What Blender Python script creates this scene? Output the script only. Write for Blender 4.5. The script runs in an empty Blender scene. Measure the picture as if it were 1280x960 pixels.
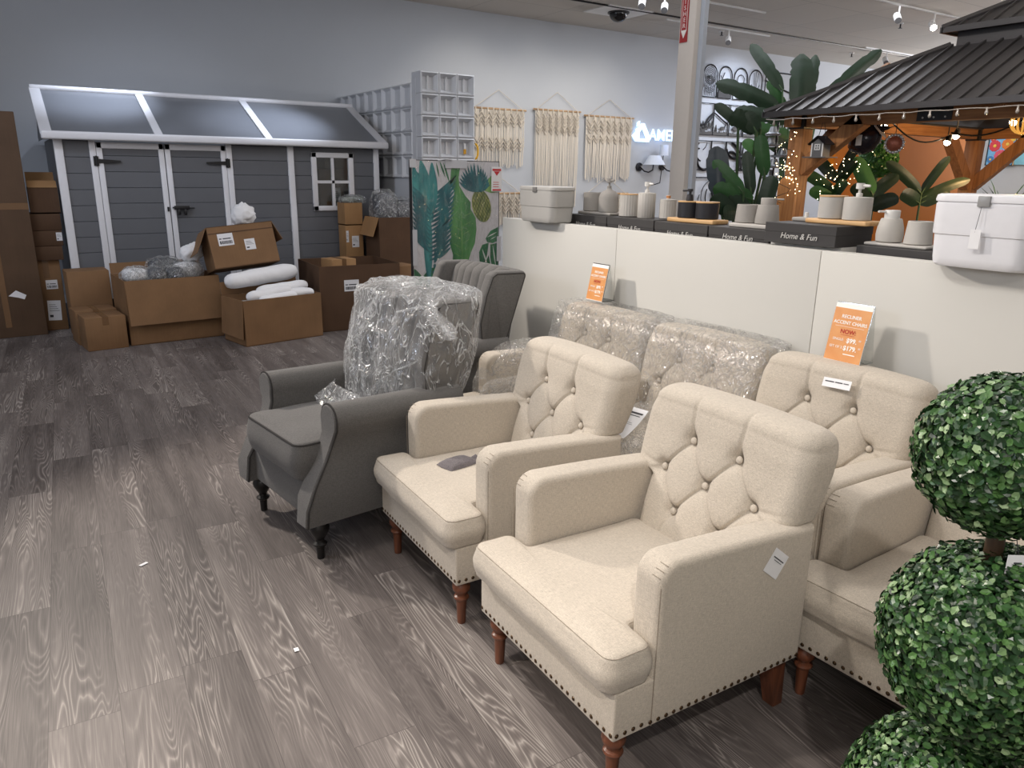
import bpy, bmesh, math, random
from mathutils import Vector, Matrix, noise as mnoise
from mathutils.geometry import tessellate_polygon
random.seed(7)
SC = bpy.context.scene
COL = SC.collection
PI = math.pi
R = math.radians

# ------------------------------------------------------------------ helpers
class MB:
    """collects shapes and links them as ONE mesh object"""
    def __init__(s):
        s.v = []; s.f = []; s.m = []; s.uv = []
    def add(s, vs, fs, mi=0, M=None):
        b = len(s.v)
        for p in vs:
            p = Vector(p)
            s.v.append(M @ p if M is not None else p)
        for f in fs:
            s.f.append([b + i for i in f]); s.m.append(mi)
        return s
    def box(s, x0, x1, y0, y1, z0, z1, mi=0, M=None):
        vs = [(x0,y0,z0),(x1,y0,z0),(x1,y1,z0),(x0,y1,z0),(x0,y0,z1),(x1,y0,z1),(x1,y1,z1),(x0,y1,z1)]
        fs = [(0,3,2,1),(4,5,6,7),(0,1,5,4),(1,2,6,5),(2,3,7,6),(3,0,4,7)]
        return s.add(vs, fs, mi, M)
    def rbox(s, x0, x1, y0, y1, z0, z1, r=.02, seg=3, mi=0, M=None):
        bm = bmesh.new()
        bmesh.ops.create_cube(bm, size=1)
        for v in bm.verts:
            v.co = Vector(((x0+x1)/2 + v.co.x*(x1-x0), (y0+y1)/2 + v.co.y*(y1-y0), (z0+z1)/2 + v.co.z*(z1-z0)))
        bmesh.ops.bevel(bm, geom=bm.edges[:], offset=r, segments=seg, profile=.5, affect='EDGES')
        s.from_bm(bm, mi, M); return s
    def from_bm(s, bm, mi=0, M=None):
        bm.verts.index_update()
        s.add([v.co.copy() for v in bm.verts], [[v.index for v in f.verts] for f in bm.faces], mi, M)
        bm.free()
    def prism(s, poly, a0, a1, axis='y', mi=0, M=None, r=0, seg=2):
        """poly of 2D points extruded along axis. axis y: (x,z); x: (y,z); z: (x,y)"""
        def P(p, a):
            if axis == 'y': return (p[0], a, p[1])
            if axis == 'x': return (a, p[0], p[1])
            return (p[0], p[1], a)
        n = len(poly)
        bm = bmesh.new()
        A = [bm.verts.new(P(p, a0)) for p in poly]; B = [bm.verts.new(P(p, a1)) for p in poly]
        bm.faces.new(A); bm.faces.new(B[::-1])
        for i in range(n):
            bm.faces.new((A[i], B[i], B[(i+1) % n], A[(i+1) % n]))
        bmesh.ops.recalc_face_normals(bm, faces=bm.faces[:])
        if r:
            cap = [e for e in bm.edges if (e.verts[0] in A) == (e.verts[1] in A)]
            bmesh.ops.bevel(bm, geom=cap, offset=r, segments=seg, profile=.5, affect='EDGES')
        s.from_bm(bm, mi, M); return s
    def lathe(s, prof, n=20, mi=0, M=None, cap=True):
        """prof: list of (r, z)"""
        vs = []; fs = []
        for (r, z) in prof:
            for k in range(n):
                a = 2*PI*k/n; vs.append((r*math.cos(a), r*math.sin(a), z))
        for i in range(len(prof)-1):
            for k in range(n):
                k2 = (k+1) % n
                fs.append((i*n+k, i*n+k2, (i+1)*n+k2, (i+1)*n+k))
        if cap:
            fs.append(tuple(range(n))[::-1]); fs.append(tuple((len(prof)-1)*n + k for k in range(n)))
        return s.add(vs, fs, mi, M)
    def tube(s, pts, r, n=8, mi=0, closed=False, M=None, cap=True, flat=1.0):
        pts = [Vector(p) for p in pts]; N = len(pts)
        rr = r if isinstance(r, (list, tuple)) else [r]*N
        vs = []; fs = []
        up = Vector((0,0,1)); prev = None
        for i, p in enumerate(pts):
            if closed: t = pts[(i+1) % N] - pts[i-1]
            else: t = pts[min(i+1, N-1)] - pts[max(i-1, 0)]
            if t.length < 1e-9: t = Vector((0,0,1))
            t.normalize()
            if prev is None:
                a = up if abs(t.z) < .9 else Vector((1,0,0))
                u = t.cross(a).normalized()
            else:
                u = (prev - t*prev.dot(t))
                u = u.normalized() if u.length > 1e-6 else t.orthogonal().normalized()
            prev = u; w = t.cross(u)
            for k in range(n):
                an = 2*PI*k/n
                vs.append(p + u*(rr[i]*math.cos(an)) + w*(rr[i]*flat*math.sin(an)))
        L = N if closed else N-1
        for i in range(L):
            j = (i+1) % N
            for k in range(n):
                k2 = (k+1) % n
                fs.append((i*n+k, i*n+k2, j*n+k2, j*n+k))
        if cap and not closed:
            fs.append(tuple(range(n))[::-1]); fs.append(tuple((N-1)*n+k for k in range(n)))
        return s.add(vs, fs, mi, M)
    def grid(s, fn, nu, nv, mi=0, M=None, closeu=False):
        vs = [fn(i/(nu-1 if not closeu else nu), j/(nv-1)) for j in range(nv) for i in range(nu)]
        fs = []
        for j in range(nv-1):
            for i in range(nu if closeu else nu-1):
                i2 = (i+1) % nu
                fs.append((j*nu+i, j*nu+i2, (j+1)*nu+i2, (j+1)*nu+i))
        return s.add(vs, fs, mi, M)
    def ball(s, c, r, nu=14, nv=9, mi=0, M=None):
        rx, ry, rz = r if isinstance(r, (tuple, list)) else (r, r, r)
        vs = []; fs = []
        for j in range(1, nv):
            t = PI*j/nv
            for i in range(nu):
                a = 2*PI*i/nu
                vs.append((c[0]+rx*math.sin(t)*math.cos(a), c[1]+ry*math.sin(t)*math.sin(a), c[2]+rz*math.cos(t)))
        vs.append((c[0], c[1], c[2]+rz)); vs.append((c[0], c[1], c[2]-rz))
        T = len(vs)-2; Bq = len(vs)-1
        for j in range(nv-2):
            for i in range(nu):
                i2 = (i+1) % nu
                fs.append((j*nu+i, (j+1)*nu+i, (j+1)*nu+i2, j*nu+i2))
        for i in range(nu):
            i2 = (i+1) % nu
            fs.append((T, i, i2)); fs.append((Bq, (nv-2)*nu+i2, (nv-2)*nu+i))
        return s.add(vs, fs, mi, M)
    def build(s, name, mat, parent=None, smooth=False, ang=None, loc=None, rot=None):
        me = bpy.data.meshes.new(name)
        me.from_pydata([tuple(v) for v in s.v], [], s.f)
        mats = mat if isinstance(mat, (list, tuple)) else [mat]
        for m in mats: me.materials.append(m)
        if len(mats) > 1:
            me.polygons.foreach_set('material_index', s.m)
        if smooth or ang:
            me.polygons.foreach_set('use_smooth', [True]*len(me.polygons))
            if ang: me.set_sharp_from_angle(angle=R(ang))
        me.update()
        o = bpy.data.objects.new(name, me); COL.objects.link(o)
        if parent is not None: o.parent = parent
        if loc is not None: o.location = loc
        if rot is not None: o.rotation_euler = rot
        return o

def tag(o, label=None, cat=None, group=None, kind=None):
    if label: o['label'] = label
    if cat: o['category'] = cat
    if group: o['group'] = group
    if kind: o['kind'] = kind
    return o
def thing(name, label, cat, loc=(0,0,0), rz=0, group=None):
    o = bpy.data.objects.new(name, None); COL.objects.link(o)
    o.empty_display_size = .1
    o.location = loc; o.rotation_euler = (0, 0, R(rz))
    return tag(o, label, cat, group)
def kids(o): return [c for c in bpy.data.objects if c.parent == o]
def copy_tree(o, parent=None):
    c = o.copy(); COL.objects.link(c)
    c.parent = parent
    for ch in KIDS(o): copy_tree(ch, c)
    return c
def KIDS(o): return list(o.children)
def dup(o, label, loc=None, rz=None, group=None):
    c = copy_tree(o)
    if loc is not None: c.location = loc
    if rz is not None: c.rotation_euler = (0, 0, R(rz))
    c['label'] = label
    if group: c['group'] = group
    return c
def inst(o, parent, loc, rot=None):
    """another copy of a part, sharing its mesh"""
    c = o.copy(); COL.objects.link(c); c.parent = parent; c.location = loc
    if rot is not None: c.rotation_euler = rot
    return c
def struct(o): o['kind'] = 'structure'; return o
def text_mesh(name, body, size, mat, parent=None, loc=(0,0,0), rot=(0,0,0), bold=0, ext=.0004, shear=0, align='CENTER', space=1):
    cu = bpy.data.curves.new(name, 'FONT'); cu.body = body; cu.size = size
    cu.align_x = align; cu.align_y = 'CENTER'; cu.extrude = ext; cu.offset = bold; cu.shear = shear; cu.space_character = space
    cu.resolution_u = 3
    tmp = bpy.data.objects.new(name+'_tmp', cu); COL.objects.link(tmp)
    dg = bpy.context.evaluated_depsgraph_get(); dg.update()
    me = bpy.data.meshes.new_from_object(tmp.evaluated_get(dg))
    bpy.data.objects.remove(tmp)
    me.name = name
    me.materials.clear(); me.materials.append(mat)
    o = bpy.data.objects.new(name, me); COL.objects.link(o)
    if parent is not None: o.parent = parent
    o.location = loc; o.rotation_euler = rot
    return o

# ------------------------------------------------------------------ materials
def lin(c):
    return tuple((x/12.92 if x <= .04045 else ((x+.055)/1.055)**2.4) for x in (v/255 for v in c)) + (1,)
def newmat(name):
    m = bpy.data.materials.new(name); m.use_nodes = True
    nt = m.node_tree; b = nt.nodes['Principled BSDF']
    return m, nt, b
def N(nt, typ, **kw):
    n = nt.nodes.new(typ)
    for k, v in kw.items():
        if k.startswith('i_'): n.inputs[int(k[2:]) if k[2:].isdigit() else k[2:].replace('_', ' ')].default_value = v
        else: setattr(n, k, v)
    return n
def plain(name, rgb, rough=.6, metal=0, spec=.5, var=0, scale=30, bump=0, bscale=80, emit=None, estr=0, trans=0, coat=0, bdist=.01):
    m, nt, b = newmat(name)
    L = nt.links.new
    b.inputs['Base Color'].default_value = lin(rgb); b.inputs['Roughness'].default_value = rough
    b.inputs['Metallic'].default_value = metal; b.inputs['Specular IOR Level'].default_value = spec
    b.inputs['Coat Weight'].default_value = coat
    b.inputs['Transmission Weight'].default_value = trans
    tc = N(nt, 'ShaderNodeTexCoord')
    if True:
        n = N(nt, 'ShaderNodeTexNoise', i_Scale=scale, i_Detail=4); L(tc.outputs['Object'], n.inputs['Vector'])
        v = var or .03
        mx = N(nt, 'ShaderNodeMix', data_type='RGBA')
        c = lin(rgb)
        mx.inputs[6].default_value = tuple(max(0, x*(1-v)) for x in c[:3]) + (1,)
        mx.inputs[7].default_value = tuple(min(1, x*(1+v)) for x in c[:3]) + (1,)
        L(n.outputs['Fac'], mx.inputs[0]); L(mx.outputs[2], b.inputs['Base Color'])
    if bump:
        n2 = N(nt, 'ShaderNodeTexNoise', i_Scale=bscale, i_Detail=5); L(tc.outputs['Object'], n2.inputs['Vector'])
        bp = N(nt, 'ShaderNodeBump', i_Strength=bump, i_Distance=bdist); L(n2.outputs['Fac'], bp.inputs['Height']); L(bp.outputs['Normal'], b.inputs['Normal'])
    if emit:
        b.inputs['Emission Color'].default_value = lin(emit); b.inputs['Emission Strength'].default_value = estr
    return m
def fabric(name, rgb, dark=.72, light=1.12, sheen=.15):
    m, nt, b = newmat(name); L = nt.links.new
    tc = N(nt, 'ShaderNodeTexCoord')
    c = lin(rgb)
    fac = []
    for sc in ((520, 70, 520), (70, 520, 520), (520, 520, 70)):
        mp = N(nt, 'ShaderNodeMapping'); mp.inputs['Scale'].default_value = sc
        L(tc.outputs['Object'], mp.inputs['Vector'])
        n = N(nt, 'ShaderNodeTexNoise', i_Scale=1.0, i_Detail=2); L(mp.outputs[0], n.inputs['Vector']); fac.append(n)
    a = N(nt, 'ShaderNodeMath', operation='ADD'); L(fac[0].outputs['Fac'], a.inputs[0]); L(fac[1].outputs['Fac'], a.inputs[1])
    a2 = N(nt, 'ShaderNodeMath', operation='ADD'); L(a.outputs[0], a2.inputs[0]); L(fac[2].outputs['Fac'], a2.inputs[1])
    mr = N(nt, 'ShaderNodeMapRange'); mr.inputs[1].default_value = 1.15; mr.inputs[2].default_value = 1.85
    L(a2.outputs[0], mr.inputs[0])
    mx = N(nt, 'ShaderNodeMix', data_type='RGBA')
    mx.inputs[6].default_value = tuple(x*dark for x in c[:3]) + (1,); mx.inputs[7].default_value = tuple(min(1, x*light) for x in c[:3]) + (1,)
    L(mr.outputs[0], mx.inputs[0])
    big = N(nt, 'ShaderNodeTexNoise', i_Scale=5.0, i_Detail=3); L(tc.outputs['Object'], big.inputs['Vector'])
    mr2 = N(nt, 'ShaderNodeMapRange'); mr2.inputs[3].default_value = .93; mr2.inputs[4].default_value = 1.05; L(big.outputs['Fac'], mr2.inputs[0])
    mm = N(nt, 'ShaderNodeMix', data_type='RGBA', blend_type='MULTIPLY'); mm.inputs[0].default_value = 1
    L(mx.outputs[2], mm.inputs[6]); L(mr2.outputs[0], mm.inputs[7])
    L(mm.outputs[2], b.inputs['Base Color'])
    b.inputs['Roughness'].default_value = .92; b.inputs['Specular IOR Level'].default_value = .15
    b.inputs['Sheen Weight'].default_value = sheen; b.inputs['Sheen Roughness'].default_value = .5
    bp = N(nt, 'ShaderNodeBump', i_Strength=.25, i_Distance=.002); L(mr.outputs[0], bp.inputs['Height']); L(bp.outputs['Normal'], b.inputs['Normal'])
    return m
def cardboard(name, rgb):
    m, nt, b = newmat(name); L = nt.links.new
    tc = N(nt, 'ShaderNodeTexCoord'); c = lin(rgb)
    n = N(nt, 'ShaderNodeTexNoise', i_Scale=4.0, i_Detail=6); L(tc.outputs['Object'], n.inputs['Vector'])
    mp = N(nt, 'ShaderNodeMapping'); mp.inputs['Scale'].default_value = (160, 160, 3); L(tc.outputs['Object'], mp.inputs['Vector'])
    w = N(nt, 'ShaderNodeTexNoise', i_Scale=1.0, i_Detail=2); L(mp.outputs[0], w.inputs['Vector'])
    ad = N(nt, 'ShaderNodeMath', operation='MULTIPLY_ADD'); ad.inputs[1].default_value = .35; L(w.outputs['Fac'], ad.inputs[0]); L(n.outputs['Fac'], ad.inputs[2])
    cr = N(nt, 'ShaderNodeMapRange'); cr.inputs[1].default_value = .35; cr.inputs[2].default_value = 1.0; L(ad.outputs[0], cr.inputs[0])
    mx = N(nt, 'ShaderNodeMix', data_type='RGBA')
    mx.inputs[6].default_value = tuple(x*.8 for x in c[:3]) + (1,); mx.inputs[7].default_value = tuple(min(1, x*1.15) for x in c[:3]) + (1,)
    L(cr.outputs[0], mx.inputs[0]); L(mx.outputs[2], b.inputs['Base Color'])
    b.inputs['Roughness'].default_value = .75; b.inputs['Specular IOR Level'].default_value = .25
    return m
def wood(name, dark, light, axis='z', scale=1.0, rough=.45):
    m, nt, b = newmat(name); L = nt.links.new
    tc = N(nt, 'ShaderNodeTexCoord')
    s = {'x': (3, 40, 40), 'y': (40, 3, 40), 'z': (40, 40, 3)}[axis]
    mp = N(nt, 'ShaderNodeMapping'); mp.inputs['Scale'].default_value = tuple(v*scale for v in s); L(tc.outputs['Object'], mp.inputs['Vector'])
    n = N(nt, 'ShaderNodeTexNoise', i_Scale=1.0, i_Detail=5, i_Distortion=.6); L(mp.outputs[0], n.inputs['Vector'])
    mx = N(nt, 'ShaderNodeMix', data_type='RGBA'); mx.inputs[6].default_value = lin(dark); mx.inputs[7].default_value = lin(light)
    mr = N(nt, 'ShaderNodeMapRange'); mr.inputs[1].default_value = .3; mr.inputs[2].default_value = .7; L(n.outputs['Fac'], mr.inputs[0]); L(mr.outputs[0], mx.inputs[0])
    L(mx.outputs[2], b.inputs['Base Color']); b.inputs['Roughness'].default_value = rough
    return m
def film(name, tint=(235,238,240), opac=.10, rough=.14, scale=10, bump=.8, stretch=(1,1,1), haze=.7, glint=.06, width=.035, dist=1.8):
    """clear plastic: mostly see-through, highlight streaks painted white along its folds, sharp glints off its crinkles"""
    m, nt, b = newmat(name); L = nt.links.new
    nt.nodes.remove(b)
    out = nt.nodes['Material Output']
    tc = N(nt, 'ShaderNodeTexCoord')
    mp = N(nt, 'ShaderNodeMapping'); mp.inputs['Scale'].default_value = stretch; L(tc.outputs['Object'], mp.inputs['Vector'])
    def ridge(sc, wd, ds, det=3):
        n1 = N(nt, 'ShaderNodeTexNoise', i_Scale=sc, i_Detail=det, i_Distortion=ds, i_Roughness=.5); L(mp.outputs[0], n1.inputs['Vector'])
        r1 = N(nt, 'ShaderNodeMath', operation='SUBTRACT'); L(n1.outputs['Fac'], r1.inputs[0]); r1.inputs[1].default_value = .5
        r2 = N(nt, 'ShaderNodeMath', operation='ABSOLUTE'); L(r1.outputs[0], r2.inputs[0])
        q = N(nt, 'ShaderNodeMapRange', interpolation_type='SMOOTHSTEP'); q.inputs[1].default_value = 0; q.inputs[2].default_value = wd; q.inputs[3].default_value = 1; q.inputs[4].default_value = 0
        L(r2.outputs[0], q.inputs[0]); return q.outputs[0], n1.outputs['Fac']
    ra, na = ridge(scale, width, dist); rb, nb = ridge(scale*2.7, width*1.3, dist*.6)
    big = N(nt, 'ShaderNodeTexNoise', i_Scale=scale*.45, i_Detail=2); L(mp.outputs[0], big.inputs['Vector'])
    bm_ = N(nt, 'ShaderNodeMapRange'); bm_.inputs[1].default_value = .40; bm_.inputs[2].default_value = .66; L(big.outputs['Fac'], bm_.inputs[0])
    rb2 = N(nt, 'ShaderNodeMath', operation='MULTIPLY'); L(rb, rb2.inputs[0]); L(bm_.outputs[0], rb2.inputs[1])
    mxr = N(nt, 'ShaderNodeMath', operation='MAXIMUM'); L(ra, mxr.inputs[0]); L(rb2.outputs[0], mxr.inputs[1])
    hgt = N(nt, 'ShaderNodeMath', operation='MULTIPLY_ADD'); L(nb, hgt.inputs[0]); hgt.inputs[1].default_value = .8; L(mxr.outputs[0], hgt.inputs[2])
    bp = N(nt, 'ShaderNodeBump', i_Strength=bump, i_Distance=.02); L(hgt.outputs[0], bp.inputs['Height'])
    hz = N(nt, 'ShaderNodeMapRange'); hz.inputs[1].default_value = .35; hz.inputs[2].default_value = .75; hz.inputs[3].default_value = opac*.4; hz.inputs[4].default_value = opac*1.8; L(big.outputs['Fac'], hz.inputs[0])
    sm = N(nt, 'ShaderNodeMath', operation='MULTIPLY_ADD', use_clamp=True); L(mxr.outputs[0], sm.inputs[0]); sm.inputs[1].default_value = haze; L(hz.outputs[0], sm.inputs[2])
    tr = N(nt, 'ShaderNodeBsdfTransparent'); tr.inputs[0].default_value = (1, 1, 1, 1)
    df = N(nt, 'ShaderNodeBsdfDiffuse'); df.inputs[0].default_value = lin(tint); L(bp.outputs[0], df.inputs['Normal'])
    tl = N(nt, 'ShaderNodeBsdfTranslucent'); tl.inputs[0].default_value = lin(tint)
    d2 = N(nt, 'ShaderNodeMixShader'); d2.inputs[0].default_value = .4; L(df.outputs[0], d2.inputs[1]); L(tl.outputs[0], d2.inputs[2])
    m1 = N(nt, 'ShaderNodeMixShader'); L(sm.outputs[0], m1.inputs[0]); L(tr.outputs[0], m1.inputs[1]); L(d2.outputs[0], m1.inputs[2])
    gl = N(nt, 'ShaderNodeBsdfGlossy'); gl.inputs['Roughness'].default_value = rough; gl.inputs[0].default_value = (1,1,1,1); L(bp.outputs[0], gl.inputs['Normal'])
    fm = N(nt, 'ShaderNodeMath', operation='MULTIPLY_ADD', use_clamp=True); L(mxr.outputs[0], fm.inputs[0]); fm.inputs[1].default_value = glint*3; fm.inputs[2].default_value = glint
    m2 = N(nt, 'ShaderNodeMixShader'); L(fm.outputs[0], m2.inputs[0]); L(m1.outputs[0], m2.inputs[1]); L(gl.outputs[0], m2.inputs[2])
    L(m2.outputs[0], out.inputs[0])
    return m
def emis(name, rgb, st):
    m, nt, b = newmat(name)
    b.inputs['Base Color'].default_value = lin(rgb); b.inputs['Emission Color'].default_value = lin(rgb); b.inputs['Emission Strength'].default_value = st
    return m

# ------------------------------------------------------------------ camera
def make_camera():
    F = 935.9; pitch, roll, head, H = R(15.80), R(.802), R(33.40), 1.60
    fw = Vector((math.sin(head)*math.cos(pitch), math.cos(head)*math.cos(pitch), -math.sin(pitch)))
    rt = Vector((math.cos(head), -math.sin(head), 0)); up = rt.cross(fw)
    r2 = rt*math.cos(roll) + up*math.sin(roll); u2 = up*math.cos(roll) - rt*math.sin(roll)
    cd = bpy.data.cameras.new('camera'); co = bpy.data.objects.new('camera', cd); COL.objects.link(co)
    M = Matrix((r2, u2, -fw)).transposed().to_4x4(); M.translation = Vector((0, 0, H))
    co.matrix_world = M
    cd.sensor_fit = 'HORIZONTAL'; cd.sensor_width = 36; cd.lens = F/1280*36
    cd.clip_start = .05; cd.clip_end = 100
    SC.camera = co
make_camera()
# ------------------------------------------------------------------ shared materials
M_beige = fabric('beige_linen', (194, 184, 170), .76, 1.12)
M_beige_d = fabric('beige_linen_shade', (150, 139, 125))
M_grey = fabric('grey_linen', (104, 102, 100), .75, 1.2)
M_grey_d = plain('grey_piping', (66, 64, 63), .95, spec=.1)
M_cherry = wood('cherry_wood', (70, 40, 27), (118, 70, 48), 'z', 1.0, .35)
M_blackleg = plain('black_leg', (26, 24, 24), .35)
M_nail = plain('antique_brass', (92, 74, 56), .3, .9)
M_paper = plain('white_paper', (232, 232, 234), .8)
M_ink = plain('ink', (60, 60, 66), .8)

def smooth01(a, b, x):
    t = max(0, min(1, (x-a)/(b-a))); return t*t*(3-2*t)
def gauss(d, s): return math.exp(-(d/s)**2)
def seg_dist(px, pz, a, b):
    ax, az = a; bx, bz = b; dx, dz = bx-ax, bz-az
    t = max(0, min(1, ((px-ax)*dx+(pz-az)*dz)/(dx*dx+dz*dz)))
    return math.hypot(px-ax-t*dx, pz-az-t*dz), t

# ------------------------------------------------------------------ tufted beige armchair (faces local -Y, origin on the floor at the middle of its front)
BTN = [(-.098,.752),(.098,.752),(-.195,.635),(0,.635),(.195,.635),(-.098,.515),(.098,.515)]
FOLD = [(0,2),(0,3),(1,3),(1,4),(2,5),(3,5),(3,6),(4,6)]
def back_profile(z):
    # front surface y of the back cushion at height z (before tufting)
    pts = [(.36,.555),(.44,.575),(.505,.590),(.63,.628),(.75,.662),(.80,.675),(.84,.690),(.875,.718),(.895,.76)]
    for (z0,y0),(z1,y1) in zip(pts, pts[1:]):
        if z <= z1:
            t = (z-z0)/(z1-z0); return y0+(y1-y0)*max(t,0)
    return pts[-1][1]
def tuft(x, z):
    d = 0
    for (bx, bz) in BTN:
        r = math.hypot(x-bx, z-bz)
        d += .026*gauss(r, .022) + .009*gauss(r, .055)
    f = 0
    for i, j in FOLD:
        a, b = BTN[i], BTN[j]
        q, t = seg_dist(x, z, a, b)
        f = max(f, .016*gauss(q, .0050)*(1-.45*math.sin(PI*t)) + .006*gauss(q, .024))
    for bx in (-.098, .098):
        q, t = seg_dist(x, z, (bx,.752), (bx*1.12,.885)); f = max(f, .009*gauss(q, .007)*(1-.5*t) + .006*gauss(q, .025)*(1-t))
    for sx in (-1, 1):
        q, t = seg_dist(x, z, (sx*.195,.635), (sx*.27,.60)); f = max(f, .010*gauss(q, .008)*(1-t))
        q, t = seg_dist(x, z, (sx*.098,.515), (sx*.12,.43)); f = max(f, .008*gauss(q, .008)*(1-.5*t))
        q, t = seg_dist(x, z, (sx*.195,.635), (sx*.34,.66)); f = max(f, .006*gauss(q, .007)*(1-t))
    return d + f
def back_mesh():
    NF = 160; mb = MB(); loops = []
    levels = []
    z = .36
    while z < .842: levels.append(z); z += .0045
    def hw(z):
        a = smooth01(.598, .634, z)
        w = .250 + (.336-.250)*a
        w += .008*math.sin(PI*max(0, min(1, (z-.62)/.26)))*a
        # rounded upper corners
        if z > .80: w -= .055*(1-math.sqrt(max(0, 1-((z-.80)/.085)**2)))
        return w
    def loop(z, shrink=0, zz=None):
        w = hw(z) - shrink
        yf = back_profile(z); yr = yf + .125 + .03*smooth01(.5, .8, z)
        if z > .80: yr = back_profile(.8)+.155 + .02*(z-.8)/.06
        yf += shrink; yr -= shrink
        r = min(.048, w*.4, (yr-yf)*.45)
        P = []
        for i in range(NF):                       # front, left to right
            t = -1 + 2*i/(NF-1)
            P.append((t*(w-r), yf, 1, 0))
        for k in range(1, 7):
            a = -PI/2 + PI/2*k/6; P.append((w-r+r*math.cos(a), yf+r+r*math.sin(a), max(0, -math.sin(a)), 0))
        for k in range(0, 6):
            a = PI/2*k/5; P.append((w-r+r*math.cos(a), yr-r+r*math.sin(a), 0, 0))
        for k in range(1, 12):
            t = 1-2*k/12; P.append((t*(w-r), yr, 0, 0))
        for k in range(0, 6):
            a = PI/2 + PI/2*k/5; P.append((-(w-r)+r*math.cos(a), yr-r+r*math.sin(a), 0, 0))
        for k in range(0, 6):
            a = PI + PI/2*k/6; P.append((-(w-r)+r*math.cos(a), yf+r+r*math.sin(a), max(0, -math.sin(a)), 0))
        out = []
        for (x, y, fr, _) in P:
            d = tuft(x, z)*fr if fr else 0
            bul = -.020*fr*max(0, 1-(x/.36)**2)
            crown = .014*max(0, 1-(x/.34)**2)*smooth01(.74, .842, z)
            out.append((x, y+d+bul, (zz if zz is not None else z)+crown))
        return out
    for z in levels: loops.append(loop(z))
    zt = levels[-1]; r = .046
    for k in range(1, 11):
        a = PI/2*k/10
        loops.append(loop(zt, r*(1-math.cos(a)), zt + r*math.sin(a)))
    n = len(loops[0])
    vs = [p for l in loops for p in l]; fs = []
    for j in range(len(loops)-1):
        for i in range(n):
            i2 = (i+1) % n
            fs.append((j*n+i, j*n+i2, (j+1)*n+i2, (j+1)*n+i))
    fs.append(tuple(range(n))[::-1])
    # top cap: bridge front to back
    b = (len(loops)-1)*n
    last = loops[-1]
    c = len(vs)
    xe = max(p[0] for p in last)-.05
    cx = [(-xe+2*xe*i/40, sum(p[1] for p in last)/n, zt + r + .014*max(0, 1-((-xe+2*xe*i/40)/.34)**2) + .002) for i in range(41)]
    vs += cx
    def near(p): return min(range(41), key=lambda q: abs(cx[q][0]-p[0]))
    for i in range(n):
        i2 = (i+1) % n
        q1, q2 = near(last[i]), near(last[i2])
        if q1 == q2: fs.append((b+i, b+i2, c+q1))
        else: fs.append((b+i, b+i2, c+q2, c+q1))
    mb.add(vs, fs); return mb

def outline_round(poly, rad, seg=6):
    """round the corners of a CCW polygon (2D)"""
    out = []; n = len(poly)
    for i in range(n):
        p0, p1, p2 = Vector(poly[i-1]), Vector(poly[i]), Vector(poly[(i+1) % n])
        rr = rad[i] if isinstance(rad, (list, tuple)) else rad
        a = (p0-p1).normalized(); b = (p2-p1).normalized()
        ang = a.angle(b); d = rr/math.tan(ang/2)
        s, e = p1+a*d, p1+b*d
        bis = (a+b).normalized(); c = p1 + bis*(rr/math.sin(ang/2))
        a0 = math.atan2(s.y-c.y, s.x-c.x); a1 = math.atan2(e.y-c.y, e.x-c.x)
        da = (a1-a0+PI) % (2*PI) - PI
        for k in range(seg+1):
            t = a0+da*k/seg; out.append((c.x+rr*math.cos(t), c.y+rr*math.sin(t)))
    return out
def densify(poly, step):
    out = []
    for i in range(len(poly)):
        a = Vector(poly[i]); b = Vector(poly[(i+1) % len(poly)])
        k = max(1, int((b-a).length/step))
        for q in range(k): out.append(tuple(a.lerp(b, q/k)))
    return out
def offset_poly(poly, d):
    """d>0 inwards for CCW"""
    n = len(poly); out = []
    for i in range(n):
        a, b, c = Vector(poly[i-1]), Vector(poly[i]), Vector(poly[(i+1) % n])
        t = (c-a).normalized(); nrm = Vector((-t.y, t.x)); out.append(tuple(b+nrm*d))
    return out
def cushion(poly, z0, z1, bulge=.012, rt=.022, crown=.012, amp=.0, cc=(0,.07)):
    """pillow from a CCW outline; returns MB and the top seam ring"""
    mb = MB(); loops = []
    H = z1-z0
    for k in range(0, 6):
        a = -PI/2 + PI/2*k/5
        loops.append((offset_poly(poly, rt*(1-math.cos(a))), z0+rt+rt*math.sin(a)))
    for k in range(1, 6):
        t = k/6; loops.append((offset_poly(poly, -bulge*math.sin(PI*t)), z0+rt+(H-2*rt)*t))
    for k in range(0, 6):
        a = PI/2*k/5
        loops.append((offset_poly(poly, rt*(1-math.cos(a))), z1-rt+rt*math.sin(a)))
    n = len(poly); vs = []; fs = []
    top = offset_poly(poly, rt)
    for k, q in ((.92,.30),(.80,.60),(.60,.85),(.35,.97),(.12,1.0)):
        loops.append(([((p[0]-cc[0])*k+cc[0], (p[1]-cc[1])*k+cc[1]) for p in top], z1+crown*q))
    for pl, z in loops:
        for (x, y) in pl:
            w = amp*mnoise.noise(Vector((x*9, y*9, z*14)))
            vs.append((x, y+w*.6, z+w))
    for j in range(len(loops)-1):
        for i in range(n):
            i2 = (i+1) % n; fs.append((j*n+i, j*n+i2, (j+1)*n+i2, (j+1)*n+i))
    fs.append(tuple(range(n))[::-1]); fs.append(tuple((len(loops)-1)*n+i for i in range(n)))
    mb.add(vs, fs)
    seam = [(p[0], p[1], z1-rt*.32) for p in offset_poly(poly, rt*.22)]
    return mb, seam

def turned_leg(h, r):
    pr = [(.55,0),(.6,.02),(.62,.10),(.66,.28),(.72,.44),(.78,.52),(1.0,.545),(1.08,.575),(1.0,.605),(.74,.625),(.72,.65),(.9,.69),(1.18,.74),(1.28,.80),(1.22,.86),(1.02,.90),(1.0,.92),(1.12,.94),(1.14,1.0)]
    return MB().lathe([(r*a, h*b) for a, b in pr], 24)

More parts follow.
